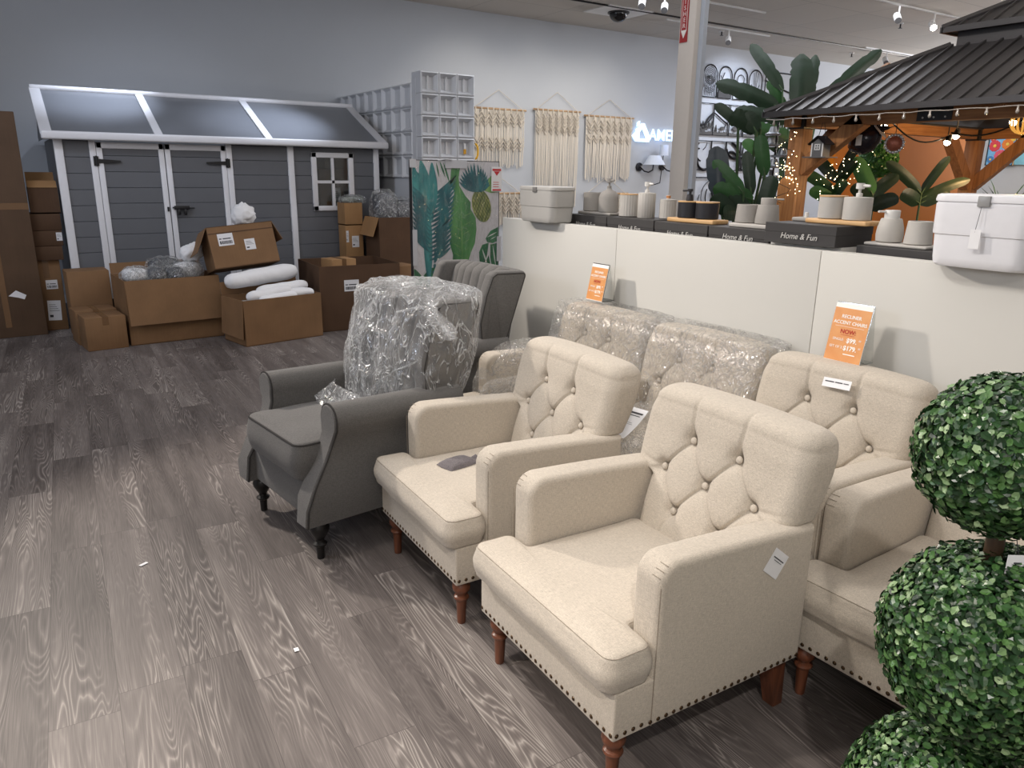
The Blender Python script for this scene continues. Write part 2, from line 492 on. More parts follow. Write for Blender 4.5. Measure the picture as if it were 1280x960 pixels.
def make_beige(label):
    t = thing('tufted_armchair', label, 'armchair', group=None)
    W = .356
    base = MB().rbox(-W+.004, W-.004, .006, .724, .184, .330, .007, 3)
    base.build('base', M_beige, t, ang=35)
    # arms: side profile with a rounded front top corner, sloping to the rear
    def arm(s):
        prof = [(.130,.300)]
        r = .062; cy, cz = .130+r, .660-r
        for k in range(0, 9):
            a = PI - PI/2*k/8; prof.append((cy+r*math.cos(a), cz+r*math.sin(a)))
        for k in range(1, 8):
            q = k/8; prof.append((.192+(.728-.192)*q, .660-.034*q+.004*math.sin(PI*q)))
        prof += [(.728,.626),(.728,.186),(.130,.186)]
        x0, x1 = (.252,.356) if s > 0 else (-.356,-.252)
        mb = MB().prism(prof[::-1], x0, x1, 'x', r=.021, seg=4)
        o = mb.build('arm', M_beige, t, ang=40)
        # sewn pleats where the fabric is gathered over the rounded front corner
        for k, a in enumerate((2.75, 2.45, 2.15)):
            L = []
            for q in range(7):
                x = (x0+x1)/2*1 + (q/6-.5)*.030 + (k-1)*.004*0 + s*.030
                L.append((x, cy+(r+.0004)*math.cos(a), cz+(r+.0004)*math.sin(a)))
            MB().tube(L, .0012, 5).build('pleat', M_beige_d, o)
        # vertical seam at the arm front
        MB().tube([(s*.3562,.131,.19),(s*.3562,.131,.60)], .0013, 5).build('seam', M_beige_d, o)
        return o
    arm(1); arm(-1)
    poly = [(-.358,-.026),(.358,-.026),(.358,.124),(.250,.124),(.250,.575),(-.250,.575),(-.250,.124),(-.358,.124)]
    pl = densify(outline_round(poly, [.040,.040,.034,.014,.034,.034,.014,.034], 5), .03)
    mb, seam = cushion(pl, .326, .444, .010, .022, .010, .004)
    c = mb.build('seat_cushion', M_beige, t, smooth=True)
    MB().tube(seam, .0011, 5, closed=True).build('seam', M_beige_d, c)
    bk = back_mesh().build('tufted_back', M_beige, t, smooth=True)
    bt = None
    for (bx, bz) in BTN:
        y = back_profile(bz) + .026 - .020*(1-(bx/.36)**2)
        if bt is None:
            bt = MB().ball((0,0,0), (.0125,.0075,.0125), 14, 8).build('button', M_beige, bk, smooth=True); bt.location = (bx,y,bz); bt.rotation_euler = (R(-15),0,0)
        else: inst(bt, bk, (bx, y, bz))
    # rear outside panel of the back down to the base
    MB().rbox(-.250, .250, .66, .730, .20, .70, .015, 3).build('rear_panel', M_beige, t, ang=35)
    # legs
    for sx in (-1, 1):
        lg = turned_leg(.186, .0265).build('leg', M_cherry, t, ang=30); lg.location = (sx*.302, .052, 0)
    for sx in (-1, 1):
        b = MB(); w0, w1 = .020, .030
        b.add([(-w0,-w0+.03,0),(w0,-w0+.03,0),(w0,w0+.03,0),(-w0,w0+.03,0),(-w1,-w1,.186),(w1,-w1,.186),(w1,w1,.186),(-w1,w1,.186)],
              [(0,3,2,1),(4,5,6,7),(0,1,5,4),(1,2,6,5),(2,3,7,6),(3,0,4,7)])
        lg = b.build('leg', M_cherry, t); lg.location = (sx*.300, .668, 0)
    # nail heads along the lower edge
    nh = None
    pos = []
    for i in range(26): pos.append(((-.342+.684*i/25, .0055, .2025), 0))
    for s in (1, -1):
        for i in range(26): pos.append(((s*(.3525 if .02+.7*i/25 < .13 else .3565), .018+.690*i/25, .2025), s))
    for p, s in pos:
        if nh is None:
            nh = MB().ball((0,0,0), (.0066,.0032,.0066), 10, 6).build('nail_head', M_nail, t, smooth=True); nh.location = p
        else: inst(nh, t, p, (0,0,R(90) if s else 0))
    return t

# ------------------------------------------------------------------ grey channel-back armchair with rolled arms
def make_grey(label):
    t = thing('rolled_arm_chair', label, 'armchair')
    # front rail and body
    MB().rbox(-.285, .285, -.035, .62, .175, .355, .018, 3).build('base', M_grey, t, ang=35)
    poly = [(-.272,-.065),(.272,-.065),(.272,.56),(-.272,.56)]
    pl = densify(outline_round(poly, [.05,.05,.03,.03], 6), .03)
    mb, seam = cushion(pl, .350, .515, .012, .020, .018, .004)
    c = mb.build('seat_cushion', M_grey, t, smooth=True)
    MB().tube([(p[0],p[1],.505) for p in offset_poly(pl,.004)], .0048, 6, closed=True).build('piping', M_grey_d, c)
    for s in (-1, 1):
        # outline of the arm front: narrow foot, swelling outwards, rolled top
        out = [(.268,.178),(.360,.178),(.374,.26),(.370,.36),(.356,.45),(.352,.51),(.366,.55),(.384,.580)]
        for k in range(0, 13):
            a = -.25 + (PI+.5)*k/12; out.append((.320+.068*math.cos(a), .612+.068*math.sin(a)))
        out += [(.256,.55),(.252,.48),(.256,.40),(.264,.30)]
        o2 = [(s*x, z) for x, z in out]
        if s > 0: o2 = o2[::-1]
        def sect(y):
            k = max(0, min(1, (y-.06)/.6))
            # the front leans back from foot to roll
            return k
        # sweep the outline back; the front edge leans (foot forward, roll set back)
        ys = [0, .03, .15, .3, .45, .60, .70]
        n = len(o2); vs = []; fs = []
        for y in ys:
            for (x, z) in o2:
                lean = -.072 + .140*smooth01(.24, .56, z)
                yy = lean + y*(.70-lean)/.70
                zz = z - .018*max(0, y-.05)*(1 if z > .5 else 0)
                vs.append((x, yy, zz))
        for j in range(len(ys)-1):
            for i in range(n):
                i2 = (i+1) % n; fs.append((j*n+i, j*n+i2, (j+1)*n+i2, (j+1)*n+i))
        tri = tessellate_polygon([[Vector((x, z, 0)) for x, z in o2]])
        fs += [tuple(t3) for t3 in tri] + [tuple((len(ys)-1)*n+i for i in t3)[::-1] for t3 in tri]
        a = MB().add(vs, fs).build('rolled_arm', M_grey, t, ang=50)
        # padded front panel with piping
        pp = []
        for (x, z) in o2: pp.append((x, -.072+.140*smooth01(.24,.56,z), z))
        cxm = sum(p[0] for p in pp)/n; czm = sum(p[2] for p in pp)/n
        area2 = sum(o2[i][0]*o2[(i+1) % n][1]-o2[(i+1) % n][0]*o2[i][1] for i in range(n))
        ins = offset_poly(o2, .007 if area2 > 0 else -.007)
        vs = [(p[0], p[1]-.001, p[2]) for p in pp] + [(q[0], p[1]-.012, q[1]) for p, q in zip(pp, ins)]
        fs = [(i, n+i, n+(i+1) % n, (i+1) % n) for i in range(n)] + [tuple(n+i for i in t3) for t3 in tessellate_polygon([[Vector((x, z, 0)) for x, z in ins]])]
        f = MB().add(vs, fs).build('arm_front_panel', M_grey, a, ang=60)
        MB().tube([(p[0], p[1]-.003, p[2]) for p in pp], .0045, 6, closed=True).build('piping', M_grey_d, f)
    # back: vertical channels between two wings
    hwid = .275
    def bf(u, v):
        x = -hwid + 2*hwid*u; z = .40 + .65*v
        ch = abs(math.sin(PI*6*u))
        y = .525 + .185*v - .02*math.sqrt(ch) - .03*(1-(2*u-1)**2)
        if v > .93: y += .05*((v-.93)/.07)**2
        return (x, y, z + .012*(1-(2*u-1)**2)*v)
    mb = MB().grid(bf, 97, 24)
    bk = mb.build('channel_back', M_grey, t, smooth=True)
    MB().prism([(.54,.36),(.72,.36),(.845,1.04),(.73,1.048)], -.27, .27, 'x', r=.02, seg=3).build('back_shell', M_grey, t, ang=40)
    for s in (-1, 1):
        prof = [(.52,.57),(.59,.60),(.68,.57),(.845,1.045),(.625,1.05),(.59,1.03),(.545,.92),(.505,.76)]
        prof = outline_round(prof[::-1], [.03,.04,.02,.02,.03,.02,.02,.02], 4)
        x0, x1 = (.262,.345) if s > 0 else (-.345,-.262)
        w = MB().prism(prof, x0, x1, 'x', r=.022, seg=3).build('wing', M_grey, t, ang=40)
        pr = [(s*.3425, y, z) for y, z in offset_poly(prof, -.014)]
        MB().tube(pr, .0034, 6, closed=True).build('piping', M_grey_d, w)
    pr = [(.5,0),(.52,.03),(.55,.2),(.6,.32),(.95,.36),(1.0,.40),(.62,.45),(.6,.5),(1.0,.62),(1.35,.74),(1.4,.84),(1.2,.92),(1.3,1.0)]
    for sx in (-1, 1):
        lg = MB().lathe([(.031*a, .178*b) for a, b in pr], 20).build('leg', M_blackleg, t, ang=30); lg.location = (sx*.302, 0, 0)
    for sx in (-1, 1):
        b = MB(); w0, w1 = .018, .026
        b.add([(-w0,-w0+.03,0),(w0,-w0+.03,0),(w0,w0+.03,0),(-w0,w0+.03,0),(-w1,-w1,.178),(w1,-w1,.178),(w1,w1,.178),(-w1,w1,.178)],
              [(0,3,2,1),(4,5,6,7),(0,1,5,4),(1,2,6,5),(2,3,7,6),(3,0,4,7)])
        lg = b.build('leg', M_blackleg, t); lg.location = (sx*.25, .58, 0)
    return t

G_B = 'beige tufted armchairs'
F1 = make_beige('clean beige tufted armchair nearest the camera, with diamond-shaped paper tag on its side')
F1.location = (1.118, 1.543, 0); F1.rotation_euler = (0,0,R(-92.07)); F1['group'] = G_B
F2 = dup(F1, 'unwrapped beige tufted armchair with a small grey sachet lying on its seat', (1.147, 2.42, 0), -92.3, G_B)
R1 = dup(F1, 'beige armchair at right partly hidden behind the potted ball topiary', (1.875, .895, 0), -88, G_B)
R2 = dup(F1, 'beige armchair against white partition with orange price sign on its bare tufted back', (1.885, 1.62, 0), -88.5, G_B)
R3 = dup(F1, 'beige tufted armchair in clear plastic wrap, between bare chair and the other wrapped one', (1.895, 2.335, 0), -89, G_B)
R4 = dup(F1, 'plastic-wrapped beige tufted armchair with the small farther orange price sign on its back', (1.895, 3.05, 0), -89, G_B)
G1 = make_grey('grey rolled-arm armchair with its back bundled in crumpled clear plastic')
G1.location = (.875, 3.15, 0); G1.rotation_euler = (0,0,R(-83)); G1['group'] = 'grey rolled-arm armchairs'
G2 = dup(G1, 'grey channel-back armchair behind the plastic-wrapped one, beside leaf-print panel', (1.66, 3.98, 0), -90, 'grey rolled-arm armchairs')
# ------------------------------------------------------------------ room shell
def floor_mat():
    m, nt, b = newmat('grey_oak_planks'); L = nt.links.new
    tc = N(nt, 'ShaderNodeTexCoord')
    rot = N(nt, 'ShaderNodeMapping'); rot.inputs['Rotation'].default_value = (0, 0, R(3)); L(tc.outputs['Object'], rot.inputs['Vector'])
    sp = N(nt, 'ShaderNodeSeparateXYZ'); L(rot.outputs[0], sp.inputs[0])
    def MATH(op, a, bb=None, c=None):
        n = N(nt, 'ShaderNodeMath', operation=op)
        for k, q in enumerate((a, bb, c)):
            if q is None: continue
            if isinstance(q, (int, float)): n.inputs[k].default_value = q
            else: L(q, n.inputs[k])
        return n.outputs[0]
    W, LEN = .19, 1.22
    xr = MATH('DIVIDE', MATH('ADD', sp.outputs[0], .045), W)
    row = MATH('FLOOR', xr)
    wn = N(nt, 'ShaderNodeTexWhiteNoise', noise_dimensions='1D'); L(row, wn.inputs['W'])
    yy = MATH('ADD', MATH('DIVIDE', sp.outputs[1], LEN), MATH('MULTIPLY', wn.outputs['Value'], 7.0))
    col = MATH('FLOOR', yy)
    cb = N(nt, 'ShaderNodeCombineXYZ'); L(row, cb.inputs[0]); L(col, cb.inputs[1])
    wn2 = N(nt, 'ShaderNodeTexWhiteNoise', noise_dimensions='3D'); L(cb.outputs[0], wn2.inputs['Vector'])
    fx = MATH('FRACT', xr); fy = MATH('FRACT', yy)
    ex = MATH('MINIMUM', fx, MATH('SUBTRACT', 1.0, fx)); ey = MATH('MULTIPLY', MATH('MINIMUM', fy, MATH('SUBTRACT', 1.0, fy)), LEN/W)
    gap = MATH('LESS_THAN', MATH('MINIMUM', ex, ey), .006)
    # per-plank shifted grain coordinates
    off = N(nt, 'ShaderNodeVectorMath', operation='MULTIPLY_ADD'); L(wn2.outputs['Color'], off.inputs[0]); off.inputs[1].default_value = (13, 17, 9); L(rot.outputs[0], off.inputs[2])
    # cathedral grain: iso-lines of stretched noise, centred on the plank
    mp = N(nt, 'ShaderNodeMapping'); mp.inputs['Scale'].default_value = (9.5, .80, 1); L(off.outputs[0], mp.inputs['Vector'])
    n1 = N(nt, 'ShaderNodeTexNoise', i_Scale=1.0, i_Detail=2.2, i_Roughness=.42, i_Distortion=.35); L(mp.outputs[0], n1.inputs['Vector'])
    rings = MATH('MULTIPLY', n1.outputs['Fac'], 34.0)
    rr = MATH('FRACT', rings)
    tri = MATH('ABSOLUTE', MATH('SUBTRACT', MATH('MULTIPLY', rr, 2.0), 1.0))
    mp2 = N(nt, 'ShaderNodeMapping'); mp2.inputs['Scale'].default_value = (260, 7, 1); L(off.outputs[0], mp2.inputs['Vector'])
    fine = N(nt, 'ShaderNodeTexNoise', i_Scale=1.0, i_Detail=4); L(mp2.outputs[0], fine.inputs['Vector'])
    mp3 = N(nt, 'ShaderNodeMapping'); mp3.inputs['Scale'].default_value = (16, 1.1, 1); L(off.outputs[0], mp3.inputs['Vector'])
    soft = N(nt, 'ShaderNodeTexNoise', i_Scale=1.0, i_Detail=3); L(mp3.outputs[0], soft.inputs['Vector'])
    mp4 = N(nt, 'ShaderNodeMapping'); mp4.inputs['Scale'].default_value = (5.5, .9, 1); L(off.outputs[0], mp4.inputs['Vector'])
    msk = N(nt, 'ShaderNodeTexNoise', i_Scale=1.0, i_Detail=1); L(mp4.outputs[0], msk.inputs['Vector'])
    mk = N(nt, 'ShaderNodeMapRange'); mk.inputs[1].default_value = .44; mk.inputs[2].default_value = .60; L(msk.outputs['Fac'], mk.inputs[0])
    line = MATH('MULTIPLY', MATH('POWER', tri, 2.2), MATH('ADD', MATH('MULTIPLY', mk.outputs[0], .8), .2))
    v = MATH('ADD', MATH('MULTIPLY', line, .36), MATH('ADD', MATH('MULTIPLY', fine.outputs['Fac'], .34), MATH('MULTIPLY', soft.outputs['Fac'], .42)))
    v = MATH('ADD', v, MATH('MULTIPLY', MATH('SUBTRACT', wn2.outputs['Value'], .5), .17))
    mr = N(nt, 'ShaderNodeMapRange'); mr.inputs[1].default_value = .22; mr.inputs[2].default_value = .92; L(v, mr.inputs[0])
    cr = N(nt, 'ShaderNodeValToRGB'); e = cr.color_ramp.elements
    e[0].position = 0; e[0].color = lin((70, 64, 62)); e[1].position = 1; e[1].color = lin((172, 167, 162))
    k = e.new(.38); k.color = lin((106, 99, 96)); k = e.new(.68); k.color = lin((140, 133, 128))
    L(mr.outputs[0], cr.inputs[0])
    mx = N(nt, 'ShaderNodeMix', data_type='RGBA'); L(MATH('MULTIPLY', gap, .55), mx.inputs[0]); L(cr.outputs[0], mx.inputs[6]); mx.inputs[7].default_value = lin((52, 46, 45))
    L(mx.outputs[2], b.inputs['Base Color'])
    b.inputs['Roughness'].default_value = .5; b.inputs['Specular IOR Level'].default_value = .35
    bp = N(nt, 'ShaderNodeBump', i_Strength=.15, i_Distance=.002); L(mr.outputs[0], bp.inputs['Height']); L(bp.outputs[0], b.inputs['Normal'])
    return m
M_wall = plain('painted_wall', (186, 188, 190), .85, var=.03, scale=2)
M_wall2 = plain('painted_wall_cool', (178, 182, 188), .85, var=.03, scale=2)
def ceil_mat():
    m, nt, b = newmat('ceiling_tiles'); L = nt.links.new
    tc = N(nt, 'ShaderNodeTexCoord')
    br = N(nt, 'ShaderNodeTexBrick'); br.offset = 0; br.inputs['Scale'].default_value = 1.0
    br.inputs['Brick Width'].default_value = 1.2; br.inputs['Row Height'].default_value = 1.2; br.inputs['Mortar Size'].default_value = .006
    br.inputs['Color1'].default_value = lin((186, 180, 172)); br.inputs['Color2'].default_value = lin((180, 175, 168)); br.inputs['Mortar'].default_value = lin((150, 146, 142))
    L(tc.outputs['Object'], br.inputs['Vector']); L(br.outputs['Color'], b.inputs['Base Color']); b.inputs['Roughness'].default_value = .9
    return m
CH = 3.89; YW = 10.5
struct(MB().box(-6, 22, -3, YW, -.1, 0).build('floor', floor_mat()))
struct(MB().box(-6, 22, -3, YW, CH, CH+.1).build('ceiling', ceil_mat()))
struct(MB().box(-6.1, 22.1, YW, YW+.12, 0, CH).build('wall_back', M_wall2))
struct(MB().box(-6.1, -6, -3, YW, 0, CH).build('wall_left', M_wall))
struct(MB().box(22, 22.1, -3, YW, 0, CH).build('wall_right', M_wall))
struct(MB().box(-6.1, 22.1, -3.1, -3, 0, CH).build('wall_front', M_wall))
struct(MB().box(-6, 22, YW-.015, YW, 0, .10).build('baseboard_back', plain('baseboard_white', (200,200,202), .6)))
# ------------------------------------------------------------------ low partition with its shelf and what stands on it
M_panel = plain('white_laminate', (202, 200, 194), .55, var=.012, scale=3)
M_ledge = plain('white_ledge', (226, 224, 220), .5, var=.01)
XC = 2.80
cnt = thing('low_partition', 'white half-height panelled partition running behind the beige chairs', 'partition', (XC, 1.9, 0))
ys = [4.39-1.9, 3.212-1.9, 1.925-1.9, .638-1.9, -.65-1.9, -1.9-1.9]
for a, b in zip(ys, ys[1:]):
    MB().rbox(0, .03, b+.0015, a-.0015, 0, 1.303, .002, 2).build('front_panel', M_panel, cnt, ang=30)
MB().box(.03, .095, ys[-1], ys[0], 0, 1.300).build('core', M_panel, cnt)
MB().box(.095, .50, ys[-1], ys[0], 1.225, 1.258).build('shelf', M_ledge, cnt)
MB().box(.44, .48, ys[-1], ys[0], 0, 1.225).build('rear_board', M_panel, cnt)

M_box = plain('charcoal_giftbox', (50, 48, 48), .6)
M_boxtxt = plain('silver_print', (196, 194, 190), .6)
def giftbox(y0, y1, h, d, label, z=1.258, x=2.925, txt=True, tz=None, ts=.036):
    t = thing('gift_box', label, 'box', (x, (y0+y1)/2, z), 0, 'charcoal gift boxes on the partition shelf')
    w = (y1-y0)/2-.002
    MB().rbox(0, d, -w, w, 0, h*.62, .002, 1).build('box_base', M_box, t)
    MB().rbox(-.0015, d+.0015, -w-.0015, w+.0015, h*.55, h, .002, 1).build('box_lid', M_box, t)
    if txt:
        text_mesh('lettering', 'Home & Fun', ts, M_boxtxt, t, (-.0035, -.00, tz if tz else h*.3), (R(90), 0, R(-90)), shear=.25, ext=.0005)
    return t
giftbox(3.452, 3.842, .098, .24, 'charcoal lettered gift box at far left end, under tray with round-shouldered bottle', tz=.043)
giftbox(3.056, 3.448, .100, .24, 'charcoal lettered gift box under the ribbed cup and ribbed dispenser', tz=.045)
giftbox(2.668, 3.050, .096, .24, 'charcoal lettered gift box under the wooden tray with black cups', tz=.041)
giftbox(2.290, 2.662, .096, .24, 'charcoal lettered gift box under grey rounded cup and squat grey pump set', tz=.052)
giftbox(1.905, 2.268, .088, .26, 'tallest-standing charcoal gift box, lettering fully visible, under the wooden tray', z=1.312, x=2.86, tz=.034)
MB().box(0, .30, -.18, .18, 0, .054).build('riser_block', M_ledge, None, loc=(2.86+.05, 2.087, 1.258))
rb = bpy.data.objects['riser_block']; tag(rb, 'white riser under the gift box with fully visible lettering', 'riser')
giftbox(1.525, 1.85, .070, .24, 'lowest charcoal gift box, next to the big white storage bin', txt=False)

M_stone = plain('grey_resin', (150, 146, 141), .7, var=.04, scale=60, bump=.1, bscale=200)
M_stone2 = plain('pale_resin', (180, 176, 170), .6)
M_trayw = wood('bamboo', (186, 142, 92), (214, 176, 126), 'y', 1.2, .5)
M_blk = plain('matt_black', (28, 28, 34), .5)
M_pumpw = plain('pump_white', (210, 208, 204), .45)
G_S = 'bathroom accessories on the gift boxes'
def cup(name, x, y, z, r, h, mat, label, taper=0, ribs=0, cat='cup', lid=None, n=28):
    t = thing(name, label, cat, (x, y, z), 0, G_S)
    prof = [(r*(1-.1), 0), (r, .004), (r*(1-taper*.5), h*.5), (r*(1-taper), h-.002), (r*(1-taper)-.002, h), (r*(1-taper)-.006, h), (r*(1-taper)-.007, .012), (.001, .010)]
    if ribs:
        mb = MB(); vs = []; fs = []; n = ribs*4
        for (rr, zz) in prof:
            for k in range(n):
                q = rr*(1 + (.022*math.cos(2*PI*k*ribs/n) if rr > r*.5 else 0)); a = 2*PI*k/n
                vs.append((q*math.cos(a), q*math.sin(a), zz))
        for i in range(len(prof)-1):
            for k in range(n):
                fs.append((i*n+k, i*n+(k+1) % n, (i+1)*n+(k+1) % n, (i+1)*n+k))
        fs.append(tuple(range(n))[::-1])
        mb.add(vs, fs)
    else:
        mb = MB().lathe(prof, n)
    mb.build('cup_body', mat, t, ang=40)
    if lid: MB().lathe([(r*(1-taper)+.001, h), (r*(1-taper)+.001, h+.006), (.001, h+.006)], 24).build('rim', lid, t, ang=30)
    return t
def dispenser(x, y, z, prof, mat, label, pump='tall', pmat=None, ribs=0, spout=-90, ph=.06):
    t = thing('soap_dispenser', label, 'soap dispenser', (x, y, z), 0, G_S)
    n = ribs*4 if ribs else 28
    mb = MB(); vs = []; fs = []
    for (rr, zz) in prof:
        for k in range(n):
            q = rr*(1+(.02*math.cos(2*PI*k*ribs/n) if ribs and zz < prof[-1][1]*.97 and rr > prof[0][0]*.8 else 0)); a = 2*PI*k/n
            vs.append((q*math.cos(a), q*math.sin(a), zz))
    for i in range(len(prof)-1):
        for k in range(n): fs.append((i*n+k, i*n+(k+1) % n, (i+1)*n+(k+1) % n, (i+1)*n+k))
    fs.append(tuple(range(n))[::-1]); fs.append(tuple((len(prof)-1)*n+k for k in range(n)))
    mb.add(vs, fs).build('bottle', mat, t, ang=40)
    h = prof[-1][1]; pm = pmat or mat
    p = MB()
    if pump == 'tall':
        p.lathe([(.013,h),(.013,h+.014),(.006,h+.016),(.006,h+ph*.55),(.017,h+ph*.58),(.017,h+ph),(.001,h+ph)], 18)
        a = R(spout); p.tube([(0,0,h+ph*.82),(.045*math.cos(a),.045*math.sin(a),h+ph*.80)], [.008,.005], 8)
    else:
        r = prof[-1][0]
        p.lathe([(r*.78,h),(r*.78,h+ph),(r*.74,h+ph+.003),(.001,h+ph+.003)], 24)
        a = R(spout); p.tube([(0,0,h+ph*.9),((r+.022)*math.cos(a),(r+.022)*math.sin(a),h+ph*.9)], .006, 8, flat=.7)
    p.build('pump', pm, t, ang=35)
    return t
def tray(x, y, z, dx, dy, h, mat, label, r=.006):
    o = MB().rbox(-dx/2, dx/2, -dy/2, dy/2, 0, h, r, 3)
    o = o.build('tray', mat, None, ang=35, loc=(x, y, z)); tag(o, label, 'tray', 'trays on the gift boxes'); return o
# 1: stone set
Z1 = 1.356
tray(3.05, 3.657, Z1, .12, .31, .017, M_stone, 'grey rectangular tray under plain cup and round-shouldered bottle')
cup('tumbler', 3.05, 3.735, Z1+.0175, .060, .112, M_stone, 'plain straight-sided grey tumbler left of the round-shouldered bottle')
dispenser(3.05, 3.588, Z1+.0175, [(.056,0),(.060,.004),(.060,.085),(.055,.105),(.040,.122),(.018,.132),(.014,.140)], M_stone, 'round-shouldered grey bottle dispenser with slim pump', ph=.058)
# 2: ribbed set
Z2 = 1.3585
cup('tumbler', 3.04, 3.392, Z2, .056, .124, M_stone2, 'ribbed pale cup with thin rim, left of the ribbed dispenser', ribs=22, lid=M_trayw)
dispenser(3.04, 3.245, Z2, [(.046,0),(.049,.004),(.049,.135),(.046,.139),(.013,.141)], M_stone2, 'tall ribbed pale dispenser with white pump head', pmat=M_pumpw, ribs=20, ph=.058)
c = cup('canister', 3.10, 3.135, Z2, .046, .098, M_stone2, 'small ribbed canister with a wooden knob, right of ribbed dispenser', ribs=20, cat='canister')
MB().lathe([(.046,.098),(.046,.106),(.012,.108),(.011,.112),(.013,.128),(.001,.130)], 20).build('lid', M_stone2, c, ang=35)
MB().lathe([(.009,.109),(.012,.114),(.013,.128),(.001,.130)], 16).build('wooden_knob', wood('knob_wood', (178,116,70), (206,146,96)), c, ang=35)
# 3: black set on wood
Z3 = 1.3545
tray(3.05, 2.862, Z3, .12, .33, .022, M_trayw, 'bamboo tray carrying two black lidded cups')
for k, (yy, lb) in enumerate(((2.925, 'left black cup with wooden lid and black pump on bamboo tray'), (2.796, 'right black cup with wooden rim on bamboo tray'))):
    c = cup('tumbler', 3.05, yy, Z3+.0225, .060, .082, M_blk, lb, lid=M_trayw)
    p = MB()
    if k == 0:
        p.lathe([(.020,.086),(.020,.092),(.016,.120),(.007,.124),(.007,.135),(.014,.137),(.014,.150),(.001,.150)], 16); p.tube([(0,0,.143),(.01,.06,.140)], .006, 8)
        p.build('pump', M_blk, c, ang=35)
# 4: squat grey set
Z4 = 1.3545
tray(3.05, 2.455, Z4, .14, .265, .020, M_stone2, 'pale tray under rounded cup and squat wide-headed pump')
cup('tumbler', 3.05, 2.533, Z4+.0205, .058, .088, M_stone, 'rounded grey cup beside the squat wide-headed pump bottle', taper=.10)
dispenser(3.05, 2.413, Z4+.0205, [(.050,0),(.056,.004),(.056,.02),(.048,.088),(.047,.090)], M_stone, 'squat grey pump bottle with wide flat head and long spout', pump='wide', ph=.030, spout=-60)
# 5: grey cups on wood
Z5 = 1.4005
tray(3.04, 2.005, Z5, .12, .295, .020, M_trayw, 'bamboo tray carrying grey cup and grey pump bottle')
cup('tumbler', 3.04, 2.062, Z5+.0205, .058, .094, M_stone2, 'straight grey cup with wooden rim on bamboo tray', lid=M_trayw)
dispenser(3.04, 1.942, Z5+.0205, [(.054,0),(.058,.003),(.058,.092),(.057,.096),(.014,.098)], M_stone2, 'straight grey bottle with white pump head on bamboo tray', pmat=M_pumpw, ph=.056)
t = thing('soap_dish', 'low grey soap dish with small knob behind the bamboo tray', 'soap dish', (3.072, 2.212, 1.4), 0, G_S)
MB().rbox(-.04, .04, -.05, .05, .0005, .018, .006, 3).build('dish', M_stone, t, ang=35)
MB().lathe([(.009,.018),(.009,.040),(.001,.041)], 12).build('knob', M_pumpw, t, ang=35)
# 6: pale egg-shaped set
Z6 = 1.3285
tray(3.03, 1.715, Z6, .13, .265, .013, M_stone2, 'pale tray under egg-shaped pump bottle, beside white bin')
dispenser(3.03, 1.777, Z6+.0135, [(.044,0),(.051,.005),(.053,.03),(.050,.06),(.041,.092),(.038,.096)], M_stone2, 'egg-shaped pale pump bottle with wide flat head', pump='wide', pmat=M_pumpw, ph=.030, spout=150)
cup('tumbler', 3.03, 1.655, Z6+.0135, .053, .092, M_stone2, 'egg-shaped pale cup partly hidden by the big white bin', taper=.14)

# storage bins standing on the partition's edge
def bin_(x, y, z, L, D, h, mat, label, tagged, clip_mat):
    t = thing('storage_bin', label, 'storage bin', (x, y, z), 0)
    def ring(s, zz):
        pl = outline_round([(-D/2*s,-L/2*s),(D/2*s,-L/2*s),(D/2*s,L/2*s),(-D/2*s,L/2*s)], min(D, L)*.22*s, 6)
        return [(p[0], p[1], zz) for p in pl]
    def loft(name, secs, m):
        rs = [ring(s, zz) for s, zz in secs]; n = len(rs[0]); vs = [p for r in rs for p in r]; fs = []
        for j in range(len(rs)-1):
            for i in range(n): fs.append((j*n+i, j*n+(i+1) % n, (j+1)*n+(i+1) % n, (j+1)*n+i))
        fs.append(tuple(range(n))[::-1]); fs.append(tuple((len(rs)-1)*n+i for i in range(n)))
        return MB().add(vs, fs).build(name, m, t, ang=35)
    loft('lower_tub', [(.86,0),(.91,.008),(.93,.03),(.955,h*.43),(.955,h*.44)], mat)
    loft('upper_tub', [(.96,h*.44),(.985,h*.45),(.99,h*.47),(1.0,h*.86),(1.0,h*.87)], mat)
    loft('lid', [(.985,h*.87),(.985,h*.895),(1.015,h*.90),(1.02,h*.93),(1.0,h*.985),(.95,h)], mat)
    cw = .02
    MB().rbox(-D/2-.008, -D/2+.01, -L*.02-cw, -L*.02+cw, h*.84, h*.985, .003, 2).build('latch', clip_mat, t, ang=35)
    if tagged:
        tg = MB().tube([(-D/2-.008, -.004, h*.84), (-D/2-.012, .002, h*.50)], .0008, 5).build('tag_string', M_ink, t)
        MB().box(-D/2-.0125, -D/2-.0115, -.018, .016, h*.28, h*.54).build('paper_tag', M_paper, tg)
    return t
M_binw = plain('white_bin', (226, 226, 230), .4)
M_bing = plain('grey_bin', (178, 176, 172), .45)
bin_(2.815, 3.905, 1.3035, .375, .19, .215, M_bing, 'grey lidded storage bin at far end of the white partition', False, plain('latch_grey', (120,118,116), .4))
bin_(2.835, 1.285, 1.3035, .345, .25, .245, M_binw, 'large white lidded storage bin with hanging tag, near end of partition', True, plain('latch_smoke', (150,150,150), .3))
